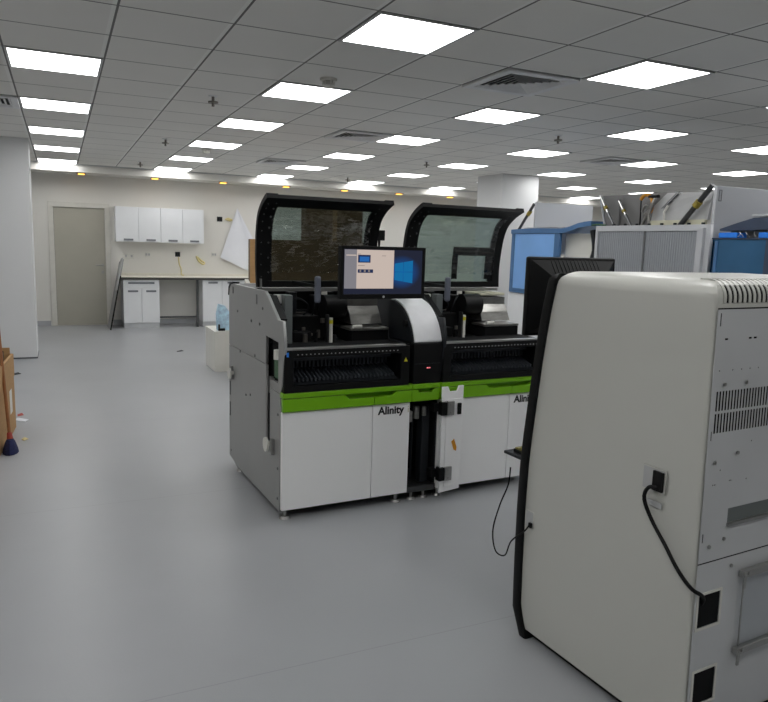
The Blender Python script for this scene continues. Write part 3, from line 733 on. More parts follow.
ip = bmesh.new(); tube(ip, [(0.03, 0.1, 0.10), (0.035, 0.09, 0.3), (0.05, 0.12, 0.5), (0.03, 0.15, 0.62)], 0.009); tube(ip, [(0.08, 0.12, 0.10), (0.07, 0.1, 0.35), (0.085, 0.12, 0.62)], 0.007)
obj('hose', ip, 'charcoal', t, smooth=True)
vf = bmesh.new(); box(vf, 0.015, 0.045, 0.05, 0.09, 0.50, 0.57, bev=0.004); cyl(vf, (0.075, 0.06, 0.52), (0.075, 0.06, 0.60), 0.020); cyl(vf, (0.12, 0.04, 0.54), (0.12, 0.04, 0.60), 0.014)
obj('valve', vf, 'silver', t)
obj('green_ledge', B(0.0, Wm, -0.018, 0.03, 0.727, 0.757, bev=0.004), 'green', t)
obj('green_fascia', PL([[(0.001, 0.648), (Wm - 0.001, 0.648), (Wm - 0.001, 0.723), (0.16, 0.723), (0.145, 0.70), (0.055, 0.70), (0.04, 0.723), (0.001, 0.723)]], 0.03, XZ(0.003), bev=0.003), 'green', t)
obj('grip_recess', B(0.03, 0.17, 0.0205, 0.029, 0.69, 0.7265), 'green', t)
obj('front_cover', B(0.0, Wm, -0.015, 0.05, 0.759, 1.01, bev=0.006), 'black', t)
ld = bmesh.new(); box(ld, 0.095, 0.107, -0.0175, -0.0145, 0.853, 0.859); box(ld, 0.113, 0.119, -0.0175, -0.0145, 0.853, 0.859)
obj('status_light', ld, 'led_red', t)
obj('cover_seam', B(0.01, 0.19, -0.0165, -0.0145, 0.88, 0.884), 'charcoal', t)
obj('rear_body', B(0.0, Wm, 0.051, 1.10, 0.647, 1.0), 'charcoal', t)
hp = [(0.0, 1.013), (0.0, 1.03), (0.03, 1.10), (0.08, 1.165), (0.16, 1.225), (0.26, 1.258), (0.32, 1.262), (0.32, 1.013)]
obj('hood_side', prism(bmesh.new(), [(y + 0.012, z - 0.012) for y, z in hp[1:]] + [(0.012, 1.013)], 'x', 0.004, Wm - 0.004), 'charcoal', t, smooth=True)
sweepbm = sweep(bmesh.new(), [(y - 0.001, z) for y, z in smooth and [(p.y, p.z) for p in smooth_path([(0, y, z) for y, z in hp[:-1]], 5)]] if False else [(p.y, p.z) for p in smooth_path([(0, y, z) for y, z in hp[:-1]], 5)], 0.012, Wm + 0.004, 0.010)
ho = obj('protective_sheet', sweepbm, 'wrap_white', t, smooth=True)
obj('side_port', CY((-0.012, 0.10, 1.12), (0.004, 0.10, 1.12), 0.022), 'black', t)
am = bmesh.new(); tube(am, [(0.10, 0.35, 1.265), (0.10, 0.33, 1.36), (0.02, 0.20, 1.44), (-0.16, 0.075, 1.445)], 0.018)
obj('monitor_arm', am, 'black', t, smooth=True)
# open door, swung across the neighbour
dp = [(0.200, 0.045), (0.352, 0.060), (0.355, 0.735), (0.322, 0.735), (0.308, 0.702), (0.255, 0.700), (0.241, 0.733), (0.200, 0.733)]
dm = obj('open_door', PL([dp], 0.016, XZ(-0.038), bev=0.003), 'door_white', t)
obj('inner_panel', PL([rect(0.228, 0.344, 0.085, 0.655)], 0.008, XZ(-0.0505), bev=0.002), 'door_white', dm)
obj('door_latch', B(0.305, 0.331, -0.068, -0.055, 0.555, 0.628, bev=0.003), 'black', dm)
obj('sticker', PL([[(0.272, 0.38), (0.292, 0.395), (0.312, 0.34), (0.310, 0.315), (0.292, 0.325)]], 0.002, XZ(-0.056)), 'orange', dm)
for zz in (0.60, 0.175):
    hb = B(0.226, 0.276, -0.072, -0.055, zz - 0.045, zz + 0.045, bev=0.003); cyl(hb, (0.251, -0.078, zz + 0.025), (0.251, -0.072, zz + 0.025), 0.008, n=10); cyl(hb, (0.251, -0.078, zz - 0.025), (0.251, -0.072, zz - 0.025), 0.008, n=10)
    hg = obj('hinge', hb, 'steel', dm)
    k = B(0.185, 0.226, -0.068, -0.02, zz - 0.045, zz + 0.04, bev=0.003); box(k, 0.150, 0.19, -0.03, 0.03, zz - 0.025, zz + 0.025)
    obj('hinge_knuckle', k, 'black', hg)

# ------------------------------------------------------------------ monitor in front
t = thing('monitor', 'black monitor showing a blue desktop and an open window, above the green analyzer', 'monitor', A(0.33, -0.03, 1.285), AR)
mw_, mh = 0.548, 0.302
obj('casing', B(0, mw_, 0.004, 0.045, 0, mh, bev=0.008), 'black', t)
obj('bezel', PL([rect(0.0, mw_, 0.0, mh), rect(0.020, mw_ - 0.020, 0.028, mh - 0.018)], 0.010, XZ(0.001), bev=0.002), 'black', t)
sc = obj('screen', B(0.019, mw_ - 0.019, 0.0005, 0.0035, 0.027, mh - 0.017), 'screen', t)
sc.data.transform(Matrix.Translation((-0.22, 0, 0))); sc.location = (0.22, 0, 0)
# app window
obj('app_window', B(0.10, 0.338, -0.0005, 0.0004, 0.060, mh - 0.021), 'app', sc).location = (-0.22, 0, 0)
for nm, a, m_ in (('app_sidebar', (0.024, 0.0995, 0.060, mh - 0.021), 'sidebar'), ('sidebar_heading', (0.034, 0.096, 0.246, 0.252), 'app'),
                  ('thumbnail', (0.107, 0.186, 0.208, 0.252), 'thumb'), ('thumbnail_picture', (0.118, 0.178, 0.214, 0.242), 'thumb_blue'), ('icon_row', (0.107, 0.204, 0.150, 0.170), 'thumb'),
                  ('icon', (0.118, 0.128, 0.154, 0.168), 'thumb_pale'), ('icon', (0.145, 0.157, 0.154, 0.168), 'thumb_pale'), ('icon', (0.172, 0.184, 0.154, 0.168), 'thumb_pale'),
                  ('text_line', (0.26, 0.285, 0.247, 0.250), 'thumb_pale'), ('text_line', (0.107, 0.15, 0.19, 0.193), 'thumb_pale'), ('text_line', (0.107, 0.125, 0.255, 0.258), 'thumb_pale')):
    dz = 0.0012 if nm in ('thumbnail_picture', 'icon', 'sidebar_heading') else 0.0008
    o = obj(nm, B(a[0], a[1], -dz, -0.0001 if dz > .001 else 0.0003, a[2], a[3]), m_, sc); o.location = (-0.22, 0, 0)
# four-pane window emblem in perspective
x0, xm, x1 = 0.345, 0.402, 0.465
def zt(x): return 0.205 + (x - x0) * 0.16
def zb(x): return 0.110 - (x - x0) * 0.16
zc = 0.157; g = 0.0015
lg = bmesh.new()
for a, b_ in ((x0, xm - g), (xm + g, x1)):
    prism(lg, [(a, zc + g), (b_, zc + g), (b_, zt(b_)), (a, zt(a))], 'y', -0.0006, 0.0003); prism(lg, [(a, zb(a)), (b_, zb(b_)), (b_, zc - g), (a, zc - g)], 'y', -0.0006, 0.0003)
o = obj('desktop_emblem', lg, 'logo_cyan', sc); o.location = (-0.22, 0, 0)
b = CY((0.275, -0.0045, 0.012), (0.275, -0.004, 0.012), 0.007, n=20)
obj('badge', b, 'lightgrey', t)

# ------------------------------------------------------------------ big white machine in the foreground
NR = R(4); NO = Vector((1.386, -2.417, 0))
t = thing('machine', 'large white machine with rounded casing, seen from its side and rear, closest to camera', 'machine', (NO.x, NO.y, 0), NR)
def lerp_tab(tab, z):
    for (z0, v0_), (z1, v1_) in zip(tab, tab[1:]):
        if z <= z1: return v0_ + (v1_ - v0_) * max(0, (z - z0)) / (z1 - z0)
    return tab[-1][1]
FT = [(0.0, -0.012), (0.05, 0.02), (0.10, 0.040), (0.30, 0.047), (0.565, 0.051), (0.78, 0.045), (1.2, -0.001), (1.405, -0.034), (1.475, -0.048), (1.52, -0.075)]
RT = [(0.0, -0.787), (0.20, -0.780), (1.44, -0.752), (1.53, -0.750)]
def shear(bm_, y0=-0.82, y1=0.0):
    for v in bm_.verts:
        tt = (v.co.y - y0) / (y1 - y0)
        v.co.y = lerp_tab(RT, v.co.z) * (1 - tt) + (lerp_tab(FT, v.co.z) - 0.036) * tt
    return bm_
def shell_box(x0, x1, y0, y1, z0, z1, bev, seg=5):
    s = bmesh.new(); bmesh.ops.create_cube(s, size=1.0)
    for v in s.verts: v.co = Vector(((x0 + x1) / 2 + v.co.x * (x1 - x0), (y0 + y1) / 2 + v.co.y * (y1 - y0), (z0 + z1) / 2 + v.co.z * (z1 - z0)))
    def vert(e): return abs(e.verts[0].co.z - e.verts[1].co.z) > 1e-4
    fine = [e for e in s.edges if vert(e)]
    soft = [e for e in s.edges if all(abs(v.co.z - z1) < 1e-5 for v in e.verts)]
    bmesh.ops.bevel(s, geom=soft, offset=bev, segments=seg, profile=0.5, affect='EDGES')
    fine = [e for e in s.edges if abs(e.verts[0].co.z - e.verts[1].co.z) > 0.5]
    bmesh.ops.bevel(s, geom=fine, offset=0.010, segments=2, profile=0.5, affect='EDGES')
    for yy in (-0.55, -0.60, -0.65, -0.70, -0.74, -0.77):
        if y0 < yy < y1: bmesh.ops.bisect_plane(s, geom=s.verts[:] + s.edges[:] + s.faces[:], plane_co=(0, yy, 0), plane_no=(0, 1, 0))
    for k in range(1, 14):
        z = z0 + (z1 - bev - z0) * k / 14
        bmesh.ops.bisect_plane(s, geom=s.verts[:] + s.edges[:] + s.faces[:], plane_co=(0, 0, z), plane_no=(0, 0, 1))
    return s
WB = 1.05
cas = shell_box(0.0, WB, -0.82, 0.0, 0.035, 1.522, 0.055)
for v in cas.verts:                      # the flanks curve in softly towards the rear
    if v.co.y < -0.55:
        k = ((-0.55 - v.co.y) / 0.27) ** 2 * 0.03; v.co.x += k if v.co.x < 0.5 else -k
obj('casing', shear(cas), 'shell', t, smooth=True)
# black front trim wraps the front edge
tr = shell_box(-0.014, WB + 0.014, -0.044, 0.0, 0.0, 1.512, 0.03, 4)
for v in tr.verts:
    v.co.y += lerp_tab(FT, v.co.z)
obj('front_trim', tr, 'black', t, smooth=True)
obj('plinth', B(0.03, WB - 0.03, -0.78, -0.05, 0.0, 0.0345), 'black_matte', t)
# rear panels, upper and lower, with cut-outs
holes = []
for zz in (1.122, 1.052):
    for k in range(30): x = 0.056 + k * 0.0146; holes.append(rect(x, x + 0.0090, zz, zz + 0.062))
for x in (0.075, 0.19, 0.215, 0.33, 0.355, 0.47, 0.495): holes.append(rect(x, x + 0.016, 1.342, 1.348))
holes.append(rect(0.046, 0.052, 1.385, 1.425)); holes.append(rect(0.045, 0.050, 1.03, 1.06)); holes.append(rect(0.044, 0.050, 0.70, 0.73))
holes.append(rect(0.160, 0.56, 0.742, 0.797))
for x in (0.062, 0.125, 0.168, 0.21, 0.252, 0.34): holes.append(circ(x, 1.248, 0.003, 8))
for x, z in ((0.075, 0.885), (0.085, 0.885), (0.155, 0.89), (0.162, 0.89), (0.24, 0.885), (0.105, 0.93), (0.25, 1.01)): holes.append(circ(x, z, 0.003, 8))
rear = lambda u, v, w: (u, lerp_tab(RT, v) - 0.006 + w, v)
def rear_plate(ol, th, off=0.0): return PL(ol, th, lambda u, v, w: (u, lerp_tab(RT, v) - 0.0055 - off + w, v))
rp = obj('rear_panel', rear_plate([rect(0.034, WB - 0.034, 0.633, 1.436)] + holes, 0.0016), 'rear_metal', t)
lp = obj('lower_rear_panel', rear_plate([rect(0.034, WB - 0.034, 0.05, 0.628), rect(0.050, 0.156, 0.413, 0.523), rect(0.056, 0.162, 0.145, 0.258)], 0.0016), 'rear_metal', t)
bk = bmesh.new(); plate(bk, [rect(0.04, WB - 0.04, 0.052, 1.44)], 0.002, lambda u, v, w: (u, lerp_tab(RT, v) - 0.0015 + w, v))
obj('rear_void', bk, 'black_matte', t)
for (a, b_, c_, d_) in ((0.050, 0.156, 0.413, 0.523), (0.056, 0.162, 0.145, 0.258)):
    obj('window_rim', rear_plate([rect(a - 0.009, b_ + 0.008, c_ - 0.009, d_ + 0.008), rect(a, b_, c_, d_)], 0.003, 0.002), 'plastic_white', lp)
obj('recess_shelf', B(0.158, 0.562, lerp_tab(RT, 0.8) - 0.016, lerp_tab(RT, 0.8) - 0.0008, 0.739, 0.749), 'steel', rp)
obj('recess_back', B(0.155, 0.565, lerp_tab(RT, 0.772) - 0.0046, lerp_tab(RT, 0.772) - 0.0034, 0.744, 0.799), 'post', rp)
sc_ = bmesh.new()
for x, z in ((0.068, 0.96), (0.178, 0.98), (0.145, 0.70), (0.075, 0.685), (0.085, 1.206), (0.19, 1.206), (0.195, 0.60)):
    yy = lerp_tab(RT, z); cyl(sc_, (x, yy - 0.014, z), (x, yy - 0.009, z), 0.006, n=10)
obj('screw', sc_, 'steel', rp)
for z0 in (0.565, 0.295):
    yy = lerp_tab(RT, z0); b = B(0.238, 0.62, yy - 0.030, yy - 0.0095, z0 - 0.012, z0 + 0.012, bev=0.003); box(b, 0.238, 0.248, yy - 0.034, yy - 0.028, z0 - 0.045, z0); cyl(b, (0.261, yy - 0.036, z0 + 0.004), (0.261, yy - 0.029, z0 + 0.004), 0.006, n=8)
    obj('holder_rail', b, 'steel', lp)
obj('holder_sheet', rear_plate([rect(0.261, 0.62, 0.295, 0.56)], 0.003, 0.012), film('clear_sheet', (248, 249, 250), 0.04, 0.15), lp)
obj('sheet_edge', rear_plate([rect(0.256, 0.2605, 0.295, 0.56)], 0.004, 0.012), 'steel', lp)
# grille ribs around the top rear edge
def arc(rad, n=9, z0=1.522, bev=0.055):
    out = [(-0.0 , 0)]
    out = []
    for k in range(n):
        a = math.pi / 2 * k / (n - 1)
        yb = lerp_tab(RT, 1.5) + bev - rad * math.cos(a); zb_ = z0 - bev + rad * math.sin(a); out.append((yb, zb_))
    return out
def band(rad_in, rad_out, x0, x1):
    pi_, po = arc(rad_in), arc(rad_out)
    pi_ = [(pi_[0][0], pi_[0][1] - 0.012)] + pi_ + [(pi_[-1][0] + 0.03, pi_[-1][1])]; po = [(po[0][0], po[0][1] - 0.012)] + po + [(po[-1][0] + 0.03, po[-1][1])]
    return prism(bmesh.new(), po + pi_[::-1], 'x', x0, x1)
gr = obj('top_grille', band(0.050, 0.057, 0.066, 0.984), 'black_matte', t, smooth=True)
rbm = bmesh.new()
for k in range(40):
    x = 0.060 + k * 0.0236
    s = band(0.050, 0.0590, x, x + 0.0125); merge(rbm, s)
obj('grille_rib', rbm, 'shell', gr, smooth=True)
# sockets on the side with cables
pb = obj('power_recess', PL([rect(-0.656, -0.564, 0.824, 0.906), rect(-0.652, -0.568, 0.828, 0.902)], 0.003, YZ(-0.001)), 'shell', t)
obj('inlet_back', PL([rect(-0.652, -0.568, 0.828, 0.902)], 0.002, YZ(-0.0012)), 'lightgrey', pb)
obj('inlet', B(-0.012, -0.0025, -0.652, -0.612, 0.832, 0.898, bev=0.002), 'black', pb)
obj('inlet_label', PL([rect(-0.65, -0.585, 0.775, 0.795)], 0.001, YZ(-0.001)), 'lightgrey', pb)
po_ = obj('outlet_recess', PL([rect(-0.048, 0.0, 0.475, 0.545), rect(-0.046, -0.002, 0.478, 0.543)], 0.004, YZ(-0.001)), 'shell', t)
obj('outlet_back', PL([rect(-0.047, -0.001, 0.477, 0.544)], 0.002, YZ(-0.001)), 'lightgrey', po_)
obj('plug', B(-0.014, -0.0025, -0.046, -0.030, 0.480, 0.50, bev=0.002), 'black', po_)
b = bmesh.new(); tube(b, [(-0.010, -0.632, 0.845), (-0.030, -0.615, 0.842), (-0.030, -0.603, 0.80), (-0.022, -0.635, 0.735), (-0.018, -0.69, 0.672), (-0.016, -0.732, 0.622), (-0.008, -0.764, 0.585), (0.008, -0.787, 0.558), (0.040, -0.792, 0.538), (0.066, -0.786, 0.515), (0.075, -0.774, 0.49)], 0.0065)
pc = obj('power_cable', b, 'black', smooth=True); pc.matrix_world = Matrix.Translation(NO) @ Matrix.Rotation(NR, 4, 'Z')
tag(pc, 'thick black power cable running down the side of the foreground white machine', 'cable')
b = bmesh.new(); tube(b, [(-0.015, -0.038, 0.49), (-0.022, -0.02, 0.46), (-0.02, 0.06, 0.385), (-0.016, 0.10, 0.305), (-0.06, 0.11, 0.33), (-0.088, 0.10, 0.43), (-0.059, 0.10, 0.535), (-0.02, 0.10, 0.62), (-0.005, 0.11, 0.69)], 0.0032, n=6)
pc = obj('thin_cable', b, 'black', smooth=True); pc.matrix_world = Matrix.Translation(NO) @ Matrix.Rotation(NR, 4, 'Z')
tag(pc, 'thin black cable looping from the white machine to its keyboard tray', 'cable')
# tray and keyboard on the far (front) side
ty = 0.056
tb = bmesh.new(); box(tb, 0.075, 0.55, ty, 0.26, 0.700, 0.714, bev=0.004); box(tb, 0.2, 0.3, 0.035, ty + 0.02, 0.66, 0.70)
obj('keyboard_tray', tb, 'charcoal', t)
kb = thing('keyboard', 'black keyboard with yellow keys on the tray of the foreground machine', 'keyboard', (NO.x, NO.y, 0.7145), NR)
obj('body', B(0.10, 0.53, 0.075, 0.225, 0, 0.014, bev=0.003), 'black', kb)
ky = bmesh.new()
for r_ in range(5):
    for c_ in range(14): box(ky, 0.104 + c_ * 0.0302, 0.129 + c_ * 0.0302, 0.082 + r_ * 0.028, 0.105 + r_ * 0.028, 0.0142, 0.021)
obj('keycap', ky, mat('olive_key', (120, 112, 40), 0.5), kb)
# monitor above it, seen from behind
mo = thing('monitor', 'black monitor seen from behind, standing over the foreground white machine', 'monitor', (NO.x, NO.y, 0), NR)
mb = bmesh.new()
x0, x1, z0, z1 = 0.075, 0.572, 1.235, 1.568
box(mb, x0, x1, 0.165, 0.19, z0, z1, bev=0.008)
obj('casing', mb, 'black', mo)
hb = bmesh.new()
o_ = [(x0 + 0.012, z0 + 0.012), (x1 - 0.012, z0 + 0.012), (x1 - 0.012, z1 - 0.012), (x0 + 0.012, z1 - 0.012)]; i_ = [(x0 + 0.09, z0 + 0.06), (x1 - 0.09, z0 + 0.06), (x1 - 0.09, z1 - 0.075), (x0 + 0.09, z1 - 0.075)]
va = [hb.verts.new((u, 0.1655, v)) for u, v in o_]; vb = [hb.verts.new((u, 0.125, v)) for u, v in i_]
hb.faces.new(va); hb.faces.new(vb)
for k in range(4): hb.faces.new((va[k], va[(k + 1) % 4], vb[(k + 1) % 4], vb[k]))
rs = obj('rear_shell', hb, 'black', mo)
lv = bmesh.new()
for k in range(13):
    x = x0 + 0.115 + k * 0.0215
    prism(lv, [(0.165, z1 - 0.012), (0.1635, z1 - 0.0125), (0.1225, z1 - 0.0745), (0.13, z1 - 0.08)], 'x', x, x + 0.010)
obj('vent_rib', lv, 'black', rs)
obj('screen', B(x0 + 0.012, x1 - 0.012, 0.1905, 0.192, z0 + 0.015, z1 - 0.012), 'charcoal', mo)
sa = bmesh.new(); box(sa, 0.29, 0.35, 0.10, 0.135, 0.72, 1.42, bev=0.006) if False else box(sa, 0.29, 0.35, 0.232, 0.25, 0.716, 1.42, bev=0.006); box(sa, 0.29, 0.35, 0.193, 0.24, 1.36, 1.42, bev=0.004)
obj('stand', sa, 'black', mo)

# ------------------------------------------------------------------ the row of analyzers on the far side (fronts face the camera side, plane X = RX)
RX = 4.2
# 1: blue filmed analyzer
t = thing('analyzer', 'white analyzer with a sky blue filmed lid, between the raised black lid and grey shutters', 'analyzer', (RX, 0.60, 0))
Ln = 1.30
obj('body', B(0.02, 1.0, 0.0, Ln, 0.06, 1.12, bev=0.01), 'white', t)
obj('plinth', B(0.05, 0.97, 0.02, Ln - 0.02, 0.0, 0.0595), 'charcoal', t)
obj('side_screen', B(0.10, 0.12, 0.02, 0.46, 1.121, 1.76), 'plastic_white', t)
fr_ = bmesh.new()
plate(fr_, [rect(0.44, 1.26, 1.121, 1.80), rect(0.52, 1.20, 1.17, 1.755)], 0.04, YZ(0.02), bev=0.008)
lf = obj('lid_frame', fr_, 'blue_frame', t)
obj('film_panel', B(0.008, 0.024, 0.515, 1.205, 1.165, 1.76), 'blue_film', lf)
cv = smooth_path([(0, 1.26, 1.80), (0, 0.85, 1.812), (0, 0.44, 1.806), (0, 0.30, 1.822), (0, 0.16, 1.855), (0, 0.05, 1.868), (0, -0.02, 1.872)], 5)
cp = [(p.y, p.z) for p in cv]
prc = bmesh.new(); prism(prc, cp + [(y, z - 0.045) for y, z in cp[::-1]], 'x', -0.008, 0.62)
obj('canopy', prc, 'blue_frame', t, smooth=True)
obj('clear_wrap', prism(bmesh.new(), [(y, z + 0.004 + 0.014 * abs(math.sin(k * 1.7))) for k, (y, z) in enumerate(cp[2:22])] + [(y, z + 0.002) for y, z in cp[2:22]][::-1], 'x', 0.05, 0.5), film('canopy_wrap', (230, 234, 238), 0.35, 0.2), t)
rl = bmesh.new(); box(rl, 0.02, 0.78, 0.88, 0.905, 1.55, 2.082, bev=0.003)
rlo = obj('raised_side_panel', rl, 'grey_cab', t)
sb = bmesh.new(); tube(sb, [(0.02, 1.16, 1.80), (0.01, 0.90, 2.06)], 0.016, smooth=False)
obj('gas_strut', sb, 'steel_dark', t)
obj('strut_collar', CY((0.014, 1.00, 1.955), (0.014, 0.96, 1.99), 0.022), 'strut_yellow', t)
obj('cable_bundle', tube(bmesh.new(), [(0.06, 0.0, 1.13), (0.05, 0.03, 1.4), (0.07, -0.01, 1.6), (0.06, 0.02, 1.79)], 0.03), 'charcoal', t, smooth=True)

# 2: grey shutter analyzer
t = thing('analyzer', 'grey analyzer with twin ribbed shutters and a raised lid on gas struts', 'analyzer', (RX, -0.70, 0))
Ln = 1.24
obj('body', B(0.03, 1.1, 0.0, Ln, 0.06, 1.28, bev=0.01), 'grey_cab', t)
obj('plinth', B(0.06, 1.05, 0.02, Ln - 0.02, 0.0, 0.0595), 'charcoal', t)
fb = bmesh.new(); plate(fb, [rect(-0.06, Ln - 0.02, 1.281, 1.825), rect(0.07, Ln - 0.055, 1.30, 1.775)], 0.03, YZ(0.015), bev=0.004)
ff = obj('shutter_frame', fb, 'grey_cab', t)
obj('shutter', B(0.012, 0.024, 0.065, 0.610, 1.295, 1.78), 'tambour', t)
obj('shutter', B(0.012, 0.024, 0.624, Ln - 0.05, 1.295, 1.78), 'tambour', t)
obj('shutter_post', B(0.004, 0.03, 0.610, 0.624, 1.295, 1.78), 'panel_edge', t)
obj('front_post', B(-0.03, 0.004, -0.015, 0.02, 1.20, 1.80, bev=0.004), 'grey_cab', ff)
sc_ = bmesh.new()
for k in range(9): cyl(sc_, (0.05, 0.06 + k * 0.14, 1.826), (0.05, 0.06 + k * 0.14, 1.842), 0.014, n=10)
obj('rail_stud', sc_, 'charcoal', t)
obj('green_cable', tube(bmesh.new(), [(0.01, 1.10, 1.832), (0.0, 1.2, 1.838), (0.01, 1.3, 1.832)], 0.008), M['pcb'], t)
obj('inner_deck', B(0.031, 1.05, 0.02, Ln - 0.02, 1.60, 1.79), 'steel_dark', t)
ldm = bmesh.new()
def quad_plate(bm_, pts, off):
    a = [bm_.verts.new(p) for p in pts]; b2 = [bm_.verts.new(Vector(p) + Vector(off)) for p in pts]
    bm_.faces.new(a); bm_.faces.new(b2)
    for k in range(len(pts)): bm_.faces.new((a[k], a[(k + 1) % len(pts)], b2[(k + 1) % len(pts)], b2[k]))
    return bm_
lid2 = obj('raised_lid', quad_plate(bmesh.new(), [(0.13, 0.40, 1.80), (0.13, 1.225, 1.80), (0.16, 1.36, 2.112), (0.16, 0.42, 2.105)], (0.025, 0, 0)), 'mirror', t)
obj('lid_seam', B(0.121, 0.1285, 1.060, 1.075, 1.81, 2.09), 'panel_edge', lid2)
obj('lid_edge', tube(bmesh.new(), [(0.125, 1.235, 1.80), (0.155, 1.365, 2.112)], 0.010, smooth=False), 'grey_cab', lid2)
sh = quad_plate(bmesh.new(), [(0.09, 0.06, 1.865), (0.09, 0.64, 1.865), (0.10, 0.63, 1.99), (0.125, 0.52, 2.095), (0.125, 0.06, 2.085)], (0.025, 0, 0))
obj('grey_shield', sh, 'lightgrey', t)
obj('shield_skirt', B(0.06, 0.09, 0.06, 0.64, 1.80, 1.866), 'beige', t)
obj('shield_slot', quad_plate(bmesh.new(), [(0.085, 0.50, 1.965), (0.085, 0.53, 1.965), (0.11, 0.41, 2.085), (0.11, 0.38, 2.085)], (-0.010, 0, 0)), 'steel_dark', t)
def strut(p0, p1, r):
    p0, p1 = Vector(p0), Vector(p1); m_ = p0.lerp(p1, 0.5)
    o1 = obj('gas_strut', tube(bmesh.new(), [p0, p1], r, smooth=False), 'steel_dark', t)
    obj('strut_rod', tube(bmesh.new(), [m_, p1 + (p1 - p0) * 0.02], r * 1.2, smooth=False), 'steel', o1)
    obj('strut_collar', CY(p0.lerp(p1, 0.60), p0.lerp(p1, 0.68), r * 1.8), 'strut_yellow', o1)
strut((0.06, 1.03, 1.80), (0.11, 1.31, 2.10), 0.011)
strut((0.06, 0.82, 1.80), (0.11, 1.06, 2.045), 0.010)
so = obj('gas_strut', tube(bmesh.new(), [(0.04, 0.29, 1.81), (0.045, 0.0, 2.125)], 0.021, smooth=False), 'steel_dark', t)
obj('strut_collar', CY((0.042, 0.145, 1.967), (0.043, 0.11, 2.005), 0.030), 'strut_yellow', so)
obj('white_strut', tube(bmesh.new(), [(0.07, 0.47, 1.80), (0.07, 0.485, 1.93), (0.075, 0.455, 1.985)], 0.011, smooth=False), 'plastic_white', t)
cb = bmesh.new(); pts = [(0.075, 0.70 + 0.075 * math.cos(a), 2.00 + 0.085 * math.sin(a)) for a in [R(35 + k * 22) for k in range(11)]]
tube(cb, pts, 0.015); obj('copper_coil', cb, M['orange'], t, smooth=True)
cb = bmesh.new(); tube(cb, [(0.075, 0.60, 2.05), (0.06, 0.62, 1.99), (0.06, 0.66, 1.92), (0.06, 0.72, 1.81)], 0.014); tube(cb, [(0.05, 0.62, 1.81), (0.05, 0.63, 1.92), (0.06, 0.60, 2.0)], 0.012); tube(cb, [(0.06, 0.72, 1.94), (0.05, 0.68, 1.99), (0.06, 0.64, 1.96), (0.06, 0.69, 1.92)], 0.012)
obj('wire_loom', cb, 'silver', t, smooth=True)
obj('loom_clamp', B(0.06, 0.10, 0.57, 0.67, 2.055, 2.08, bev=0.005), 'black', t)
obj('black_rod', tube(bmesh.new(), [(0.10, 0.775, 1.80), (0.10, 0.785, 2.05)], 0.006, smooth=False), 'black', t)
sp_ = obj('tall_side_panel', B(0.03, 1.25, -0.055, -0.025, 1.20, 2.115, bev=0.004), 'grey_cab', t)
obj('keyhole_slot', PL([[(0.055, 2.0), (0.085, 2.0), (0.085, 2.085), (0.055, 2.085)], [(0.060, 2.005), (0.080, 2.005), (0.080, 2.08), (0.060, 2.08)]], 0.003, XZ(-0.056)), 'panel_edge', sp_)

# 3: deep blue filmed analyzer
t = thing('analyzer', 'analyzer wrapped in deep blue film with bright blue foam pads, beside the tall grey panel', 'analyzer', (RX, -2.30, 0))
Ln = 1.52
obj('body', B(0.06, 1.1, 0.0, Ln - 0.02, 0.06, 1.12, bev=0.01), 'white', t)
obj('plinth', B(0.09, 1.05, 0.02, Ln - 0.04, 0.0, 0.0595), 'charcoal', t)
fb = bmesh.new(); box(fb, 0.0, 0.025, 0.0, Ln - 0.005, 1.121, 1.712, bev=0.004); box(fb, 0.0, 0.9, Ln - 0.03, Ln - 0.006, 1.121, 1.70)
fo = obj('film_panel', fb, 'blue_dark', t)
obj('panel_rim', B(-0.006, 0.03, 0.0, Ln - 0.003, 1.7125, 1.722), 'navy_hood', fo)
obj('film_rib', B(-0.006, -0.0005, 1.02, 1.06, 1.125, 1.71), 'navy_hood', fo)
obj('film_edge', B(-0.005, -0.0005, 1.46, 1.49, 1.125, 1.70), 'blue_frame', fo)
for a, b_ in ((1.30, 1.465), (0.98, 1.13), (0.55, 0.75)): obj('foam_pad', B(-0.002, 0.10, a, b_, 1.7225, 1.762, bev=0.006), 'blue_foam', t)
pr_ = bmesh.new(); prism(pr_, [(1.485, 1.79), (1.33, 1.835), (1.20, 1.868), (0.0, 1.874), (0.0, 1.80), (1.485, 1.775)], 'x', 0.03, 0.75)
obj('canopy', pr_, 'navy_hood', t)
obj('canopy_cap', B(0.05, 0.7, 0.0, 1.24, 1.8765, 1.892, bev=0.004), 'grey_cab', t)
obj('inner_screen', B(0.12, 0.14, 0.02, 1.46, 1.722, 1.80), 'panel_grey', t)
cw = bmesh.new(); rnd = random.Random(5)
for k in range(4):
    y = 1.14 + 0.05 * k; tube(cw, [(-0.01, y, 1.73), (-0.02, y + rnd.uniform(-.03, .03), 1.75), (0.0, y + rnd.uniform(-.05, .05), 1.765)], 0.0018, n=5)
obj('torn_film', cw, 'plastic_white', t)

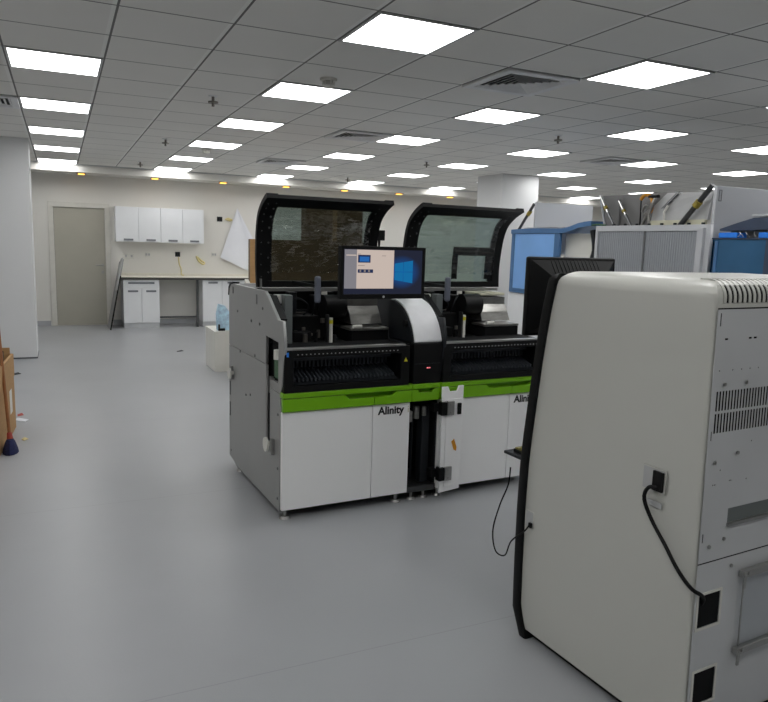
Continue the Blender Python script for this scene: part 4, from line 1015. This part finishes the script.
# ------------------------------------------------------------------ left edge: open carton, broom, scraps
t = thing('open_box', 'tall open brown cardboard box at the edge of the photo by the white wall', 'box', (-0.70, 1.79, 0), R(-4.2))
bx = bmesh.new()
box(bx, -0.012, 0, -0.95, 0, 0, 0.62); box(bx, -0.70, -0.688, -0.95, 0, 0, 0.62); box(bx, -0.688, -0.012, -0.012, 0, 0, 0.62); box(bx, -0.688, -0.012, -0.95, -0.938, 0, 0.62); box(bx, -0.688, -0.012, -0.938, -0.012, 0, 0.012)
obj('carton_wall', bx, 'cardboard', t)
fl = B(-0.002, 0.006, -0.90, -0.01, 0.0, 0.20); bmesh.ops.transform(fl, matrix=Matrix.Translation((0.0005, 0, 0.62)) @ Matrix.Rotation(R(192), 4, 'Y'), verts=fl.verts)
obj('flap', B(0.0015, 0.008, -0.90, -0.02, 0.44, 0.62), 'cardboard', t)
obj('far_flap', B(-0.67, -0.02, -0.006, 0.0, 0.621, 0.67), 'cardboard', t)
obj('label', B(0.0005, 0.0012, -0.28, -0.16, 0.17, 0.36), 'plastic_white', t)
tag(obj('packing_block', B(-1.36, -0.76, 1.62, 1.72, 0.0125, 0.66, bev=0.01), 'black_matte'), 'black packing block standing inside the open cardboard box', 'packing')
bro = thing('broom', 'wooden broom with a navy brush head leaning on the open cardboard box', 'broom', (-0.70, 1.03, 0))
hd = bmesh.new()
sk = [(0.055, 0.10, 0.0), (0.05, 0.10, 0.03), (0.035, 0.075, 0.075), (0.022, 0.05, 0.10)]
rings = [[hd.verts.new((a * math.cos(k * math.pi / 6), b_ * math.sin(k * math.pi / 6), z)) for k in range(12)] for a, b_, z in sk]
for u, w in zip(rings, rings[1:]):
    for k in range(12): hd.faces.new((u[k], u[(k + 1) % 12], w[(k + 1) % 12], w[k]))
hd.faces.new(rings[0]); hd.faces.new(rings[-1])
obj('bristle_head', hd, 'navy', bro, smooth=True)
obj('head_cap', CY((0, 0, 0.10), (-0.004, 0.015, 0.145), 0.022, 0.016), 'red', bro, smooth=True)
obj('handle', tube(bmesh.new(), [(-0.001, 0.005, 0.11), (-0.075, 0.33, 1.15)], 0.012, smooth=False), 'wood', bro, smooth=True)
def scrap(x, y, w, l, m_, label, rz):
    b = bmesh.new(); v = [b.verts.new(p) for p in ((-w, -l, 0.001), (w, -l * 0.8, 0.004), (w * 0.8, l, 0.012), (-w * 0.7, l * 0.9, 0.002))]; u = [b.verts.new(p.co + Vector((0, 0, 0.003))) for p in v]
    b.faces.new(v); b.faces.new(u)
    for k in range(4): b.faces.new((v[k], v[(k + 1) % 4], u[(k + 1) % 4], u[k]))
    o = obj('scrap', b, m_); o.location = (x, y, 0); o.rotation_euler = (0, 0, rz); tag(o, label, 'scrap', 'scraps on the floor')
scrap(-0.82, 4.28, 0.04, 0.04, 'charcoal', 'small dark scrap on the floor in front of the white wall', 0.4)
scrap(-0.67, 2.00, 0.03, 0.06, 'paper', 'white paper scrap on the floor behind the cardboard box', 0.9)
scrap(-0.69, 2.20, 0.025, 0.03, 'red', 'reddish scrap on the floor beside the white paper scrap', 0.2)
scrap(-0.62, 1.35, 0.02, 0.025, 'tape', 'tiny pale crumb on the floor beside the broom', 0.6)
scrap(1.19, 5.55, 0.05, 0.025, 'charcoal', 'dark scrap on the floor between the carton and the cabinets', 0.3)

# ------------------------------------------------------------------ world and view
w = bpy.data.worlds.new('world'); bpy.context.scene.world = w; w.use_nodes = True
w.node_tree.nodes['Background'].inputs['Color'].default_value = (0.5, 0.52, 0.55, 1); w.node_tree.nodes['Background'].inputs['Strength'].default_value = 0.15
vs = bpy.context.scene.view_settings
vs.view_transform = 'Standard'; vs.look = 'None'; vs.gamma = 1.0; vs.use_curve_mapping = False; vs.exposure = 0.15
cy = bpy.context.scene.cycles
cy.use_denoising = True; cy.max_bounces = 8; cy.transparent_max_bounces = 16
